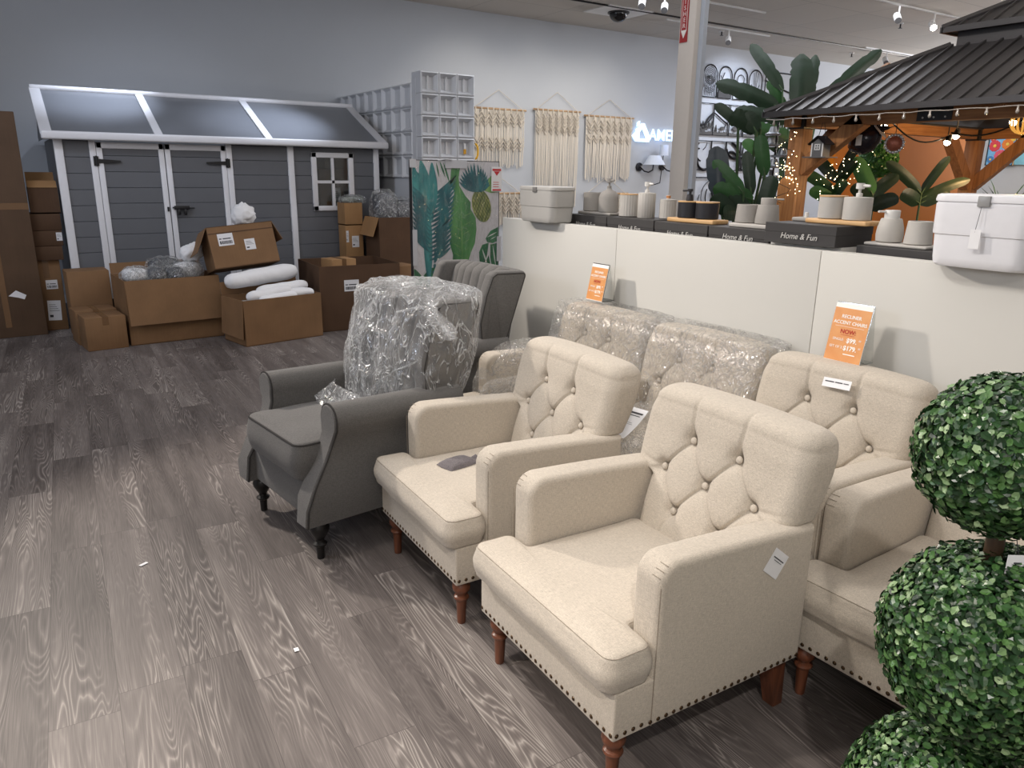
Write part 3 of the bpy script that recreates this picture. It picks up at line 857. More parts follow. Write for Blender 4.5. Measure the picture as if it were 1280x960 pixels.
# ------------------------------------------------------------------ shed against the back wall
M_shed = plain('shed_panel', (100, 102, 107), .55, var=.05, scale=8)
M_shedroof = plain('shed_roof', (112, 115, 121), .28, var=.05, scale=6)
M_trim = plain('shed_trim', (214, 214, 218), .45)
M_black = plain('black_iron', (22, 22, 24), .45)
def siding(mb, x0, x1, z0, z1, y, pitch=.153, off=0, depth=.012):
    """overlapping horizontal boards between z0 and z1, facing -Y"""
    z = z0
    edges = [z0]
    k = math.ceil((z0-off)/pitch)
    while off + k*pitch < z1:
        if off + k*pitch > z0+.004: edges.append(off+k*pitch)
        k += 1
    edges.append(z1)
    for a, b in zip(edges, edges[1:]):
        vs = [(x0,y-depth*.2,a+.004),(x1,y-depth*.2,a+.004),(x1,y-depth*1.1,b-.003),(x0,y-depth*1.1,b-.003),(x1,y+.01,b),(x0,y+.01,b),(x1,y+.01,a),(x0,y+.01,a)]
        mb.add(vs, [(0,1,2,3),(3,2,4,5),(7,6,1,0),(0,3,5,7),(1,6,4,2)])
    mb.box(x0, x1, y+.008, y+.03, z0, z1)
    return mb
SX, SY = .44, 8.65
shed = thing('garden_shed', 'grey and white plastic garden shed with double doors against the far wall', 'shed', (SX, SY, 0))
W_, H_, D_ = 3.30, 1.86, 1.75
# wall sections on the front (x relative)
x_dl, x_dm, x_dr, x_p = .295, .965, 1.60, 2.225
win = (2.50, 2.98, 1.15, 1.775)
p = MB(); siding(p, .07, x_dl-.0, .0, H_, 0); p.build('wall_panel', M_shed, shed)
p = MB(); siding(p, x_dr+.03, x_p, .0, H_, 0); p.build('wall_panel', M_shed, shed)
p = MB(); siding(p, x_p+.06, win[0], 0, H_, 0); siding(p, win[1], W_-.05, 0, H_, 0); siding(p, win[0], win[1], 0, win[2], 0); siding(p, win[0], win[1], win[3], H_, 0)
p.build('window_wall_panel', M_shed, shed)
p = MB().box(0, .03, .02, D_, 0, H_).build('side_wall', M_shed, shed)
p = MB().box(W_-.03, W_, .02, D_, 0, H_).build('side_wall', M_shed, shed)
p = MB().box(0, W_, D_-.03, D_, 0, H_).build('rear_wall', M_shed, shed)
for nm, a, b in (('corner_post', -.005, .07), ('post', x_p, x_p+.068), ('corner_post', W_-.055, W_+.01)):
    MB().rbox(a, b, -.03, .04, 0, H_, .008, 2).build(nm, M_trim, shed, ang=35)
for a, b in ((x_dl-.005, x_dl+.052), (x_dr-.03, x_dr+.03)):
    MB().rbox(a, b, -.022, .03, 0, H_-.01, .006, 2).build('door_jamb', M_trim, shed, ang=35)
def door(a, b, hinge_left):
    d = MB(); siding(d, a+.045, b-.045, .05, H_-.085, .004, off=.02)
    d = d.build('door', M_shed, shed)
    f = MB()
    for q in ((a, a+.052, .03, H_-.03), (b-.052, b, .03, H_-.03), (a, b, H_-.09, H_-.03), (a, b, .03, .10)):
        f.rbox(q[0], q[1], -.020, .018, q[2], q[3], .006, 2)
    f.build('door_frame', M_trim, d, ang=35)
    for z in (H_-.21, .25):
        s = 1 if hinge_left else -1; hx = a if hinge_left else b
        h = MB().box(min(hx-s*.035, hx+s*.01), max(hx-s*.035, hx+s*.01), -.030, -.018, z-.045, z+.045)
        h.prism([(hx+s*.01, z-.020), (hx+s*.205, z-.008), (hx+s*.205, z+.008), (hx+s*.01, z+.020)][::s], -.030, -.019, 'y')
        h.tube([(hx-s*.01, -.033, z-.05), (hx-s*.01, -.033, z+.05)], .008, 8)
        h.build('strap_hinge', M_black, d)
    return d
door(x_dl+.055, x_dm-.004, True)
d2 = door(x_dm+.004, x_dr-.033, False)
lt = MB().rbox(x_dm+.035, x_dm+.185, -.040, -.020, 1.175, 1.215, .004, 2).tube([(x_dm+.02,-.03,1.198),(x_dm+.235,-.03,1.190)], .007, 8)
lt.rbox(x_dm+.065, x_dm+.095, -.048, -.022, 1.120, 1.18, .01, 2); lt.rbox(x_dm+.125, x_dm+.155, -.048, -.022, 1.118, 1.18, .01, 2)
lt.build('slide_bolt', M_black, d2, ang=35)
MB().rbox(x_dm-.03, x_dm-.010, -.034, -.018, 1.16, 1.205, .003, 2).build('bolt_keeper', M_black, shed)
# window
wf = MB()
a, b, c, e = win
for q in ((a-.01, a+.05, c-.01, e+.01), (b-.05, b+.01, c-.01, e+.01), (a-.01, b+.01, c-.01, c+.045), (a-.01, b+.01, e-.045, e+.01)):
    wf.rbox(q[0], q[1], -.03, .03, q[2], q[3], .005, 2)
wf = wf.build('window_frame', M_trim, shed, ang=35)
g = MB().box((a+b)/2-.016, (a+b)/2+.016, -.018, .012, c+.04, e-.04).box(a+.045, b-.045, -.018, .012, (c+e)/2-.016, (c+e)/2+.016).build('glazing_bar', M_trim, wf)
def glassmat(name, opac=.06):
    m, nt, bb = newmat(name); L = nt.links.new
    nt.nodes.remove(bb); out = nt.nodes['Material Output']
    tr = N(nt, 'ShaderNodeBsdfTransparent'); tr.inputs[0].default_value = (.9,.92,.92,1)
    gl = N(nt, 'ShaderNodeBsdfGlossy'); gl.inputs['Roughness'].default_value = .06
    tc = N(nt, 'ShaderNodeTexCoord'); ns = N(nt, 'ShaderNodeTexNoise', i_Scale=9.0); L(tc.outputs['Object'], ns.inputs['Vector'])
    bp = N(nt, 'ShaderNodeBump', i_Strength=.05); L(ns.outputs['Fac'], bp.inputs['Height']); L(bp.outputs[0], gl.inputs['Normal'])
    fr = N(nt, 'ShaderNodeFresnel', i_IOR=1.45)
    ad = N(nt, 'ShaderNodeMath', operation='ADD', use_clamp=True); L(fr.outputs[0], ad.inputs[0]); ad.inputs[1].default_value = opac
    mx = N(nt, 'ShaderNodeMixShader'); L(ad.outputs[0], mx.inputs[0]); L(tr.outputs[0], mx.inputs[1]); L(gl.outputs[0], mx.inputs[2]); L(mx.outputs[0], out.inputs[0])
    return m
M_glass = glassmat('window_glass')
MB().box(a+.03, b-.03, .000, .004, c+.03, e-.03).build('window_pane', M_glass, wf)
# roof: front slope with battens, rear slope, white edging
ex0, ex1 = -.055, W_+.045
ye, ze, yr, zr = -.10, H_+.035, .95, 2.36
def rp(x, t, lift=0): return (x, ye+(yr-ye)*t, ze+(zr-ze)*t + lift)
bx = [ex0, .92, 2.02, ex1]     # batten positions
for x0, x1 in zip(bx, bx[1:]):
    m = MB()
    for (t0, t1) in ((0, .47), (.47, 1)):
        m.add([rp(x0,t0,.0),rp(x1,t0,.0),rp(x1,t1-.006,.004),rp(x0,t1-.006,.004)], [(0,1,2,3)])
        m.add([rp(x0,t1-.006,.004),rp(x1,t1-.006,.004),rp(x1,t1,-.006),rp(x0,t1,-.006)], [(0,1,2,3)])
    m.add([rp(x0,0,-.02),rp(x1,0,-.02),rp(x1,1,-.02),rp(x0,1,-.02)], [(3,2,1,0)])
    m.build('roof_panel', M_shedroof, shed)
m = MB().add([(ex0,yr,zr),(ex1,yr,zr),(ex1,D_+.05,ze),(ex0,D_+.05,ze)], [(0,1,2,3)]); m.build('rear_roof_slope', M_shedroof, shed)
def batten(x, w):
    mb = MB(); h = .018
    vs = []
    for t in (0, 1):
        for dx, l in ((-w,-.01),(w,-.01),(w,h),(-w,h)): vs.append(rp(x+dx, t, l))
    mb.add(vs, [(0,1,2,3),(4,7,6,5),(0,4,5,1),(1,5,6,2),(2,6,7,3),(3,7,4,0)]); return mb
for x in bx[1:-1]: batten(x, .038).build('roof_batten', M_trim, shed)
for x in (ex0, ex1): batten(x, .048).build('verge_trim', M_trim, shed)
MB().tube([(ex0-.04, yr, zr+.012),(ex1+.04, yr, zr+.012)], .032, 10).build('ridge_cap', M_trim, shed, ang=40)
MB().rbox(ex0-.045, ex1+.05, ye-.035, ye+.03, ze-.055, ze+.022, .018, 3).build('eave_gutter', M_trim, shed, ang=35)
for x in (ex0, ex1):   # gable ends
    MB().add([(x,0,H_),(x,D_,H_),(x,yr,zr-.02)], [(0,1,2)]).build('gable', M_shed, shed)

# ------------------------------------------------------------------ cartons
M_card = cardboard('cardboard', (126, 96, 68))
M_card_d = cardboard('cardboard_dark', (88, 66, 50))
M_card_l = cardboard('cardboard_light', (158, 122, 84))
M_tape = plain('parcel_tape', (112, 84, 58), .25, spec=.6)
M_label = plain('shipping_label', (222, 222, 226), .6)
M_bar = plain('label_print', (52, 52, 58), .7)
G_C = 'cardboard cartons around the shed'
def ship_label(parent, cx, cz, w, h, y, kind=0, rot=0):
    """paper label on a face that looks towards local -Y"""
    o = MB().box(-w/2, w/2, -.0012, 0, -h/2, h/2).build('shipping_label', M_label, parent, loc=(cx, y, cz), rot=(0, rot, 0))
    p = MB()
    if kind == 0:
        x = -w*.40
        rnd = random.Random(int(w*1000+h*77))
        while x < w*.38:
            q = rnd.uniform(.003, .010)*w/.15; p.box(x, min(x+q, w*.4), -.0022, -.0012, -h*.36, -h*.10); x += q+rnd.uniform(.002,.006)*w/.15
        p.box(-w*.42, -w*.26, -.0022, -.0012, h*.04, h*.12); p.box(-w*.18, w*.34, -.0022, -.0012, h*.04, h*.12)
    else:
        for k in range(4): p.box(-w*.38, w*(.1+.09*k), -.0022, -.0012, h*.28-k*h*.10, h*.30-k*h*.10)
        p.box(-w*.38, -w*.12, -.0022, -.0012, -h*.34, -h*.22)
    p.build('label_print', M_bar, o)
    return o
def carton(label, loc, rz, w, d, h, mat=None, tape=True, labels=(), name='carton', group=G_C, tapefront=False):
    t = thing(name, label, 'box', loc, rz, group)
    m = MB().rbox(-w/2, w/2, 0, d, 0, h, .006, 2)
    m.build('box_body', mat or M_card, t, ang=35)
    if tape:
        tp = MB().box(-.025, .025, 0.0, d, h, h+.0012)
        tp.box(-.025, .025, -.0012, 0, h*.75, h+.001)
        tp.build('tape', M_tape, t)
    for q in labels: ship_label(t, *q)
    return t
def open_carton(label, loc, rz, w, d, h, mat, flaps=(), labels=(), group=G_C, floor_z=.01, tiltx=0, inner=None):
    """open-topped box; flaps: list of (side, length, angle) side in f b l r, angle measured from straight up, outwards"""
    t = thing('open_carton', label, 'box', loc, rz, group)
    T = .006
    m = MB().box(-w/2, w/2, 0, T, 0, h).box(-w/2, w/2, d-T, d, 0, h).box(-w/2, -w/2+T, T, d-T, 0, h).box(w/2-T, w/2, T, d-T, 0, h).box(-w/2, w/2, 0, d, 0, floor_z)
    m.build('box_body', mat, t)
    for (side, L, ang) in flaps:
        c, s = math.cos(R(ang)), math.sin(R(ang))
        def fl(a0, a1, fn):
            vs = [fn(a0, 0, 0), fn(a1, 0, 0), fn(a1, L, 0), fn(a0, L, 0), fn(a0, 0, T), fn(a1, 0, T), fn(a1, L, T), fn(a0, L, T)]
            return MB().add(vs, [(0,3,2,1),(4,5,6,7),(0,1,5,4),(1,2,6,5),(2,3,7,6),(3,0,4,7)])
        g = .004
        if side == 'f': f = fl(-w/2+.004, w/2-.004, lambda a, l, k: (a, -g-l*s-k*c, h+l*c-k*s*0+ (0 if ang<90 else -0)))
        elif side == 'b': f = fl(-w/2+.004, w/2-.004, lambda a, l, k: (a, d+g+l*s+k*c, h+l*c))
        elif side == 'l': f = fl(.004, d-.004, lambda a, l, k: (-w/2-g-l*s-k*c, a, h+l*c))
        else: f = fl(.004, d-.004, lambda a, l, k: (w/2+g+l*s+k*c, a, h+l*c))
        f.build('flap', inner or mat, t)
    for q in labels: ship_label(t, *q)
    return t
# tall carton at the left edge
tc = carton('very tall brown carton standing at the left edge of the picture', (-.355, 8.53, 0), 2, 1.02, .14, 2.07, cardboard('cardboard_worn', (88, 69, 54)), False, name='tall_carton')
MB().box(-.025+.2, .025+.2, -.001, 0, .1, 2.0).box(-.51, .51, -.0012, 0, 1.20, 1.26).build('tape', M_tape, tc)
MB().add([(.235,-.002,.40),(.30,-.003,.45),(.38,-.002,.40),(.36,-.002,.36),(.31,-.002,.38)], [(4,3,2,1,0)]).build('torn_patch', M_label, tc)
# stack beside the shed
carton('brown carton with two white labels at the bottom of the stack left of shed', (.222, 8.74, 0), 0, .245, .34, .70, M_card, True, [(.03,.46,.10,.09,-.001,0,0), (.02,.20,.115,.20,-.001,1,.05)])
carton('brown carton second from the bottom of the stack left of shed', (.262, 8.70, .702), 0, .25, .34, .135, M_card_d, False)
carton('brown carton third from the bottom of the stack left of shed', (.275, 8.71, .839), 0, .255, .34, .148, M_card_d, False, [(.10,.09,.05,.08,-.001,1,0)])
carton('brown carton just below the open-flapped one in the stack left of shed', (.282, 8.72, .989), 0, .255, .34, .160, M_card_d, False)
open_carton('dark carton with raised front flap on top of the stack left of shed', (.295, 8.72, 1.151), 0, .25, .32, .245, M_card_d, [('b', .15, 20), ('f', .10, -50)], inner=M_card_l)
# low boxes in front
carton('small low taped carton nearest the camera at left end of the carton row', (.585, 7.54, 0), 6, .335, .30, .30, M_card, True)
carton('small low taped carton right behind the nearest small one', (.545, 7.865, 0), 6, .345, .30, .315, M_card, True)
carton('plain upright carton behind the two small low ones', (.545, 8.22, 0), 3, .36, .30, .635, M_card, False)
# big open carton with grey packs
c1 = open_carton('big open carton with drooping front flap, filled with grey bagged packs', (1.195, 7.62, 0), 4, .84, .62, .60, M_card, [('f', .41, 172), ('b', .10, 10)], inner=M_card)
# middle open carton with white rolls
c2 = open_carton('open carton with side flap down, filled with white wrapped rolls', (2.065, 7.10, 0), 11, .80, .46, .43, M_card, [('l', .36, 176), ('b', .12, 8)], inner=M_card)
# large open carton behind on the right
c3 = open_carton('large deep open carton with a white label, small box inside', (2.93, 7.30, 0), -3, .86, .78, .665, M_card_d, [], [(-.10,.46,.155,.115,-.001,0,0)])
carton('small light carton inside the large deep open carton', (2.86, 7.56, .40), 8, .28, .25, .30, M_card_l, True)
MB().box(-.12,.12,-.1,.35,0,.385).build('packing_block', M_card, None, loc=(2.87, 7.55, .012))
tag(bpy.data.objects['packing_block'], 'brown packing block under small box inside large open carton', 'box')
# tilted carton lying over the rolls
tb = open_carton('tilted brown carton with two white labels, resting on white rolls', (1.885, 7.565, .690), 3, .63, .34, .40, M_card, [('l', .26, 150), ('r', .2, 158)], [(-.16,.27,.145,.115,-.001,0,0), (.06,.20,.10,.105,-.001,1,0)])
tb.rotation_euler = (R(-14), R(-4.5), R(3))
MB().box(-.315,.315,.0,.34,.395,.401).box(-.315,.315,-.0012,0,.33,.3405).build('lid_panel', M_card_d, tb)
# stack on the right in front of the shed's window
carton('lower labelled carton of the narrow stack under the shed window', (3.305, 8.37, 0), 0, .215, .22, .985, M_card_l, False, [(-.085,.86,.03,.13,-.001,1,0), (.01,.80,.085,.13,-.001,1,0)])
ou = open_carton('upper carton of narrow stack under shed window, a bag on top', (3.305, 8.37, .987), 0, .215, .22, .25, M_card_l, [])
c5 = open_carton('open dark carton with front-left flap, clear bags heaped in it', (3.705, 7.95, 0), -1, .54, .41, 1.09, M_card_d, [('l', .22, 160)], inner=M_card_l)
MB().box(-.269,.269,-.003,0,.0,.855).build('lower_sleeve', M_card_d, c5)
carton('small light carton between the large open carton and leaf-print panel', (3.50, 7.36, 0), 8, .22, .3, .62, M_card, False)
# cartons inside the shed, seen through its window
carton('brown carton inside the shed behind right half of its window', (3.30, 9.02, .56), 0, .30, .3, 1.05, M_card_d, False, [(.06,.72,.09,.22,-.001,1,0)])
carton('brown carton inside the shed behind left half of its window', (2.97, 9.15, .56), 0, .26, .3, 1.0, M_card_d, False)
o = MB().rbox(2.80, 3.50, 8.98, 9.5, 0, .555, .01, 2).build('storage_crate', M_card_d, None, ang=35); tag(o, 'dark crate inside the shed carrying the cartons', 'crate')
o = MB().ball((0,0,0), (.045,.03,.15), 14, 10).build('pink_balloon', plain('pink_film', (232, 60, 150), .25), None, smooth=True, loc=(3.005, 8.80, 1.27)); tag(o, 'pink object glimpsed at lower left inside shed window', 'toy')
MB().box(-.035,.035,-.03,.03,-.56,-.12).build('stand', M_black, o)
o.location = (2.998, 8.80, 1.27)

# ------------------------------------------------------------------ white block wall beside the shed
M_block = plain('white_block', (206, 208, 212), .4, var=.02)
pw = thing('block_screen_wall', 'tall white wall of square recessed blocks right of the shed', 'partition', (4.0, 8.0, 0))
def block(w, h, d, rec=.07):
    """square frame with sloped recess and a slim upright inside; faces local -Y"""
    mb = MB(); f = .014; r = .050
    o = [(-w/2,0),(w/2,0),(w/2,h),(-w/2,h)]; i1 = [(-w/2+f,f),(w/2-f,f),(w/2-f,h-f),(-w/2+f,h-f)]; i2 = [(-w/2+r,r),(w/2-r,r),(w/2-r,h-r),(-w/2+r,h-r)]
    vs = [(x,0,z) for x,z in o]+[(x,-.012,z) for x,z in i1]+[(x,rec,z) for x,z in i2]+[(x,d,z) for x,z in o]
    fs = []
    for a in (0, 4):
        for k in range(4): fs.append((a+k, a+(k+1) % 4, a+4+(k+1) % 4, a+4+k))
    fs.append((8,9,10,11))
    for k in range(4): fs.append((k, 12+k, 12+(k+1) % 4, (k+1) % 4))
    fs.append((15,14,13,12))
    mb.add(vs, fs); mb.box(-.012,.012,rec*.6,rec,r*.8,h-r*.8)
    return mb
P_ = .231
b0 = None
for i in range(3):
    for j in range(11):
        z = 1.745 + .231*(3-j)
        if z < 0: continue
        loc = (.118 + P_*i, 0, z)
        if b0 is None: b0 = block(P_-.004, P_-.004, .22).build('end_block', M_block, pw); b0.location = loc
        else: inst(b0, pw, loc)
b1 = None
for i in range(9):
    for j in range(4):
        z = 2.30-.0 - j*.262
        loc = (0, .35+.27*i, z)
        if b1 is None:
            b1 = block(.266, .258, .10, .028).build('side_block', M_block, pw); b1.location = loc; b1.rotation_euler = (0,0,R(-90))
        else: inst(b1, pw, loc, (0,0,R(-90)))
MB().box(.02, .66, .24, 2.45, 0, 2.556).build('core', M_block, pw)
MB().box(.0, .02, .12, .215, 0, 2.60).build('end_upright', M_block, pw)
MB().box(-.0, .02, .215, 2.45, 0, 1.50).build('lower_side', M_block, pw)
# little bottle standing in one of the end blocks
t = thing('small_bottle', 'tiny white and yellow bottle in the lowest visible right-hand wall block', 'bottle', (4.58, 8.012, 1.768))
MB().lathe([(.016,.0),(.017,.004),(.017,.055),(.001,.056)], 14).build('yellow_body', plain('yellow_plastic', (216,160,40), .4), t, ang=35)
MB().lathe([(.012,.056),(.013,.06),(.013,.10),(.010,.12),(.001,.121)], 14).build('cap', M_paper, t, ang=35)
t.location = (4.58, 8.025, 1.796)

# ------------------------------------------------------------------ leaf-print canvas panel
def canvas_mat():
    m, nt, b = newmat('canvas_ground'); L = nt.links.new
    tc = N(nt, 'ShaderNodeTexCoord'); n = N(nt, 'ShaderNodeTexNoise', i_Scale=9.0, i_Detail=5); L(tc.outputs['Object'], n.inputs['Vector'])
    mx = N(nt, 'ShaderNodeMix', data_type='RGBA'); mx.inputs[6].default_value = lin((190,188,194)); mx.inputs[7].default_value = lin((214,212,216)); L(n.outputs['Fac'], mx.inputs[0])
    L(mx.outputs[2], b.inputs['Base Color']); b.inputs['Roughness'].default_value = .5; return m
def leafpaint(name, c1, c2, sc=14):
    m, nt, b = newmat(name); L = nt.links.new
    tc = N(nt, 'ShaderNodeTexCoord'); mp = N(nt, 'ShaderNodeMapping'); mp.inputs['Scale'].default_value = (1,1,.35); L(tc.outputs['Object'], mp.inputs['Vector'])
    n = N(nt, 'ShaderNodeTexNoise', i_Scale=sc, i_Detail=4, i_Distortion=.5); L(mp.outputs[0], n.inputs['Vector'])
    mr = N(nt, 'ShaderNodeMapRange'); mr.inputs[1].default_value = .32; mr.inputs[2].default_value = .68; L(n.outputs['Fac'], mr.inputs[0])
    mx = N(nt, 'ShaderNodeMix', data_type='RGBA'); mx.inputs[6].default_value = lin(c1); mx.inputs[7].default_value = lin(c2); L(mr.outputs[0], mx.inputs[0])
    L(mx.outputs[2], b.inputs['Base Color']); b.inputs['Roughness'].default_value = .45; return m
scr = thing('leaf_print_panel', 'tall canvas panel printed with tropical leaves and a pineapple, plastic wrapped', 'canvas panel', (2.785, 5.0, 0))
SW, SH = .73, 1.672
MB().box(-SW/2, SW/2, 0, .035, .0, SH).build('canvas', canvas_mat(), scr)
MB().box(-SW/2-.004, -SW/2, -.002, .037, 0, SH).box(SW/2, SW/2+.004, -.002, .037, 0, SH).box(-SW/2-.004, SW/2+.004, -.002, .037, SH, SH+.004).build('dark_edge', M_black, scr)
# printed motifs: px frame of the panel mapped to u (0..1 left to right) and v (0 top .. downwards in the same unit as SH)
def U(u, v): return (-SW/2 + u*SW, -.0022, SH - v*SW)
def motif(name, polys, mat, y=0):
    mb = MB()
    for k, pl in enumerate(polys):
        vs = [(U(*p)[0], -.0015-y-.00004*k, U(*p)[2]) for p in pl]
        mb.add(vs, [tuple(range(len(vs)))[::-1]])
    mb.build(name, mat, scr)
teal_d = leafpaint('print_teal_dark', (20,72,84), (44,118,124)); teal = leafpaint('print_teal', (30,100,108), (66,150,150))
grn = leafpaint('print_green', (36,98,58), (96,158,92), 8); grn2 = leafpaint('print_green_dark', (26,84,58), (58,128,84)); lime = leafpaint('print_lime', (98,150,84),(150,186,110))
pine = leafpaint('print_pineapple', (86,112,52), (176,176,110), 40); white_p = leafpaint('print_white', (190,198,196), (214,218,216))
def blade(p0, p1, w, n=10, bend=0):
    (x0,y0),(x1,y1) = p0, p1; dx, dy = x1-x0, y1-y0; L = math.hypot(dx, dy); nx, ny = -dy/L, dx/L
    A = []; B = []
    for k in range(n+1):
        t = k/n; q = w*(math.sin(PI*min(1, t*.97+.03))**.8); bb = bend*math.sin(PI*t)
        A.append((x0+dx*t+nx*(q+bb), y0+dy*t+ny*(q+bb))); B.append((x0+dx*t+nx*(bb-q), y0+dy*t+ny*(bb-q)))
    return A + B[::-1]
def clampu(pl): return [(max(.003, min(.997, u)), max(.004, v)) for u, v in pl]
# banana-leaf column in the middle
motif('printed_banana_leaf', [[(.44,.05),(.54,.05),(.52,.16),(.53,.24),(.60,.34),(.66,.40),(.66,.47),(.72,.56),(.73,.68),(.71,.82),(.66,.92),(.62,1.04),(.55,1.13),(.50,1.16),(.46,1.12),(.44,1.02),(.45,.93),(.41,.80),(.43,.74),(.40,.63),(.43,.55),(.43,.42),(.46,.35),(.47,.30),(.42,.22),(.43,.13)]], grn)
motif('printed_leaf_vein', [blade((.50,.12),(.55,.40),.004), blade((.55,.40),(.56,1.10),.005)], lime, .0004)
motif('printed_leaf_vein', [blade((.56,.55+.09*k),(.68-.01*k,.50+.09*k),.0025) for k in range(6)] + [blade((.56,.60+.09*k),(.45,.54+.09*k),.0025) for k in range(6)], lime, .0006)
# palm fronds on the left
fr = []
for k in range(16):
    t = k/15; bx_, by_ = .20-.02*t, .05+.62*t
    fr.append(clampu(blade((bx_, by_+.30), (bx_+.30-.05*t, by_-.02+.62*t*.15+.10), .020, bend=.02)))
    fr.append(clampu(blade((bx_, by_+.22), (bx_-.20, by_+.02), .020)))
motif('printed_palm_frond', fr, teal_d)
motif('printed_palm_frond', [clampu(blade((.10,.0),(.22,.60),.07)), clampu(blade((.02,.05),(.12,.75),.06)), clampu(blade((.16,.35),(.17,1.25),.05)), clampu(blade((.22,.02),(.24,.5),.05))], teal, .0003)
motif('printed_palm_frond', [clampu(blade((.23,.70+.05*k),(.45-.03*k,.48+.075*k),.016)) for k in range(9)], teal_d, .0006)
motif('printed_low_leaf', [clampu(blade((.05,1.22),(.45,1.20),.11,bend=-.06)), clampu(blade((.0,1.05),(.12,1.4),.07))], grn2)
motif('printed_palm_tips', [blade((.27,.02),(.30,.16),.008), blade((.31,.01),(.37,.16),.010), blade((.35,.02),(.42,.22),.010)], grn2)
# pineapple
pl = [(.79+.115*math.cos(a)+.028*math.sin(a), .44+.165*math.sin(a)) for a in [2*PI*k/28 for k in range(28)]]
motif('printed_pineapple', [pl], pine, .0008)
cross = []
for k in range(-5, 6):
    for s in (-1, 1):
        pts = []
        for q in range(25):
            t = -.17+.34*q/24; u = s*t*.6+k*.035
            hw2 = .112*math.sqrt(max(0, 1-(t/.172)**2))
            if abs(u) < hw2: pts.append((.79+u+.028*t/.175, .44+t*.94))
        if len(pts) > 2: cross.append(pts)
mb = MB()
for pts in cross: mb.tube([(U(*p)[0], -.0030, U(*p)[2]) for p in pts], .0028, 5, flat=.3)
mb.build('printed_pineapple_skin', leafpaint('print_olive', (44,66,36), (74,92,50)), scr)
cr = []
for k in range(15):
    a = -PI/2 + (k-7)*.155; L = .34-.012*abs(k-7)
    cr.append(blade((.745+.004*(k-7), .30), (.70+L*.8*math.cos(a), .30+L*.86*math.sin(a)), .018, bend=.012*(1 if k > 7 else -1)))
for k in range(9):
    a = -PI/2 + (k-4)*.28; cr.append(blade((.745,.30), (.73+.18*math.cos(a), .30+.17*math.sin(a)), .020))
motif('printed_pineapple_crown', [clampu(q) for q in cr], teal_d, .0012)
motif('printed_lime_leaf', [clampu([(.84,.20),(.90,.14),(.995,.13),(.995,.30),(.90,.31),(.80,.28)])], lime, .0002)
# monstera bottom right
mon = [clampu([(.84,.98),(.90,.86),(.995,.80),(.995,1.02),(.93,1.06),(.86,1.04)]), clampu([(.76,1.20),(.80,1.08),(.88,1.05),(.86,1.25),(.80,1.50),(.77,1.40)]), clampu([(.90,1.08),(.995,1.06),(.995,1.55),(.93,1.50),(.90,1.30)]), clampu([(.80,1.50),(.88,1.25),(.93,1.60),(.86,1.75)])]
mon = [[(u, (v-.80)*.64+.66) for u, v in q] for q in mon]
motif('printed_monstera', mon, grn2, .0002)
motif('printed_monstera_stripe', [[(u, (v-.80)*.64+.66) for u, v in q] for q in [clampu(blade((.86,.96),(.98,.88),.008)), clampu(blade((.80,1.15),(.86,1.40),.008)), clampu(blade((.93,1.10),(.97,1.45),.007)), clampu(blade((.90,1.0),(.97,.95),.006))]], white_p, .0009)
# clear wrap over the panel, tape patches and swing tag
M_film_flat = film('panel_film', (200,220,226), .02, .12, 14, .35, (1,1,.3), .10, .03)
MB().grid(lambda u, v: (-SW/2-.006+u*(SW+.012), -.010+.003*mnoise.noise(Vector((u*7, v*4, .3))), v*SH), 24, 40).build('clear_wrap', M_film_flat, scr, smooth=True)
M_tapew = plain('white_tape', (196,198,204), .35)
for q in ((-SW/2-.008, -SW/2+.028, .93, 1.19), (SW/2-.02, SW/2+.018, .93, 1.12), (-.10, .08, SH-.05, SH+.006), (-SW/2-.02, -SW/2+.03, SH-.05, SH+.008)):
    MB().box(q[0], q[1], -.013, -.010, q[2], q[3]).build('white_tape', M_tapew, scr)
sg = MB().rbox(SW/2-.075, SW/2+.018, -.016, -.0135, SH-.215, SH-.035, .0008, 1).build('price_tag', M_paper, scr)
M_red = plain('tag_red', (196, 52, 60), .6)
q = MB().box(SW/2-.066, SW/2+.010, -.0172, -.0160, SH-.065, SH-.050).prism([(SW/2-.055,SH-.068),(SW/2-.028,SH-.100),(SW/2-.001,SH-.068)][::-1], -.0172, -.016, 'y').box(SW/2-.066, SW/2+.010, -.0172, -.016, SH-.210, SH-.198)
for k in range(3): q.box(SW/2-.06, SW/2-.01, -.0172, -.016, SH-.150-.016*k, SH-.146-.016*k)
q.build('tag_print', M_red, sg)
MB().tube([(-.16,-.012,SH+.002),(-.11,-.03,SH+.012),(-.05,-.02,SH+.008)], .006, 6).build('torn_film_edge', M_tapew, scr)
# yellow loop behind the panel
pts = [(3.79, 7.0, 1.67 + .0)]
MB().tube([(.722+.035*math.sin(a), .02, 1.83+.085*math.cos(a)) for a in [PI*k/10 for k in range(11)]], .012, 8).build('yellow_handle', plain('yellow_handle', (232,178,30), .4), pw, smooth=True)['label'] = 'curved yellow handle'
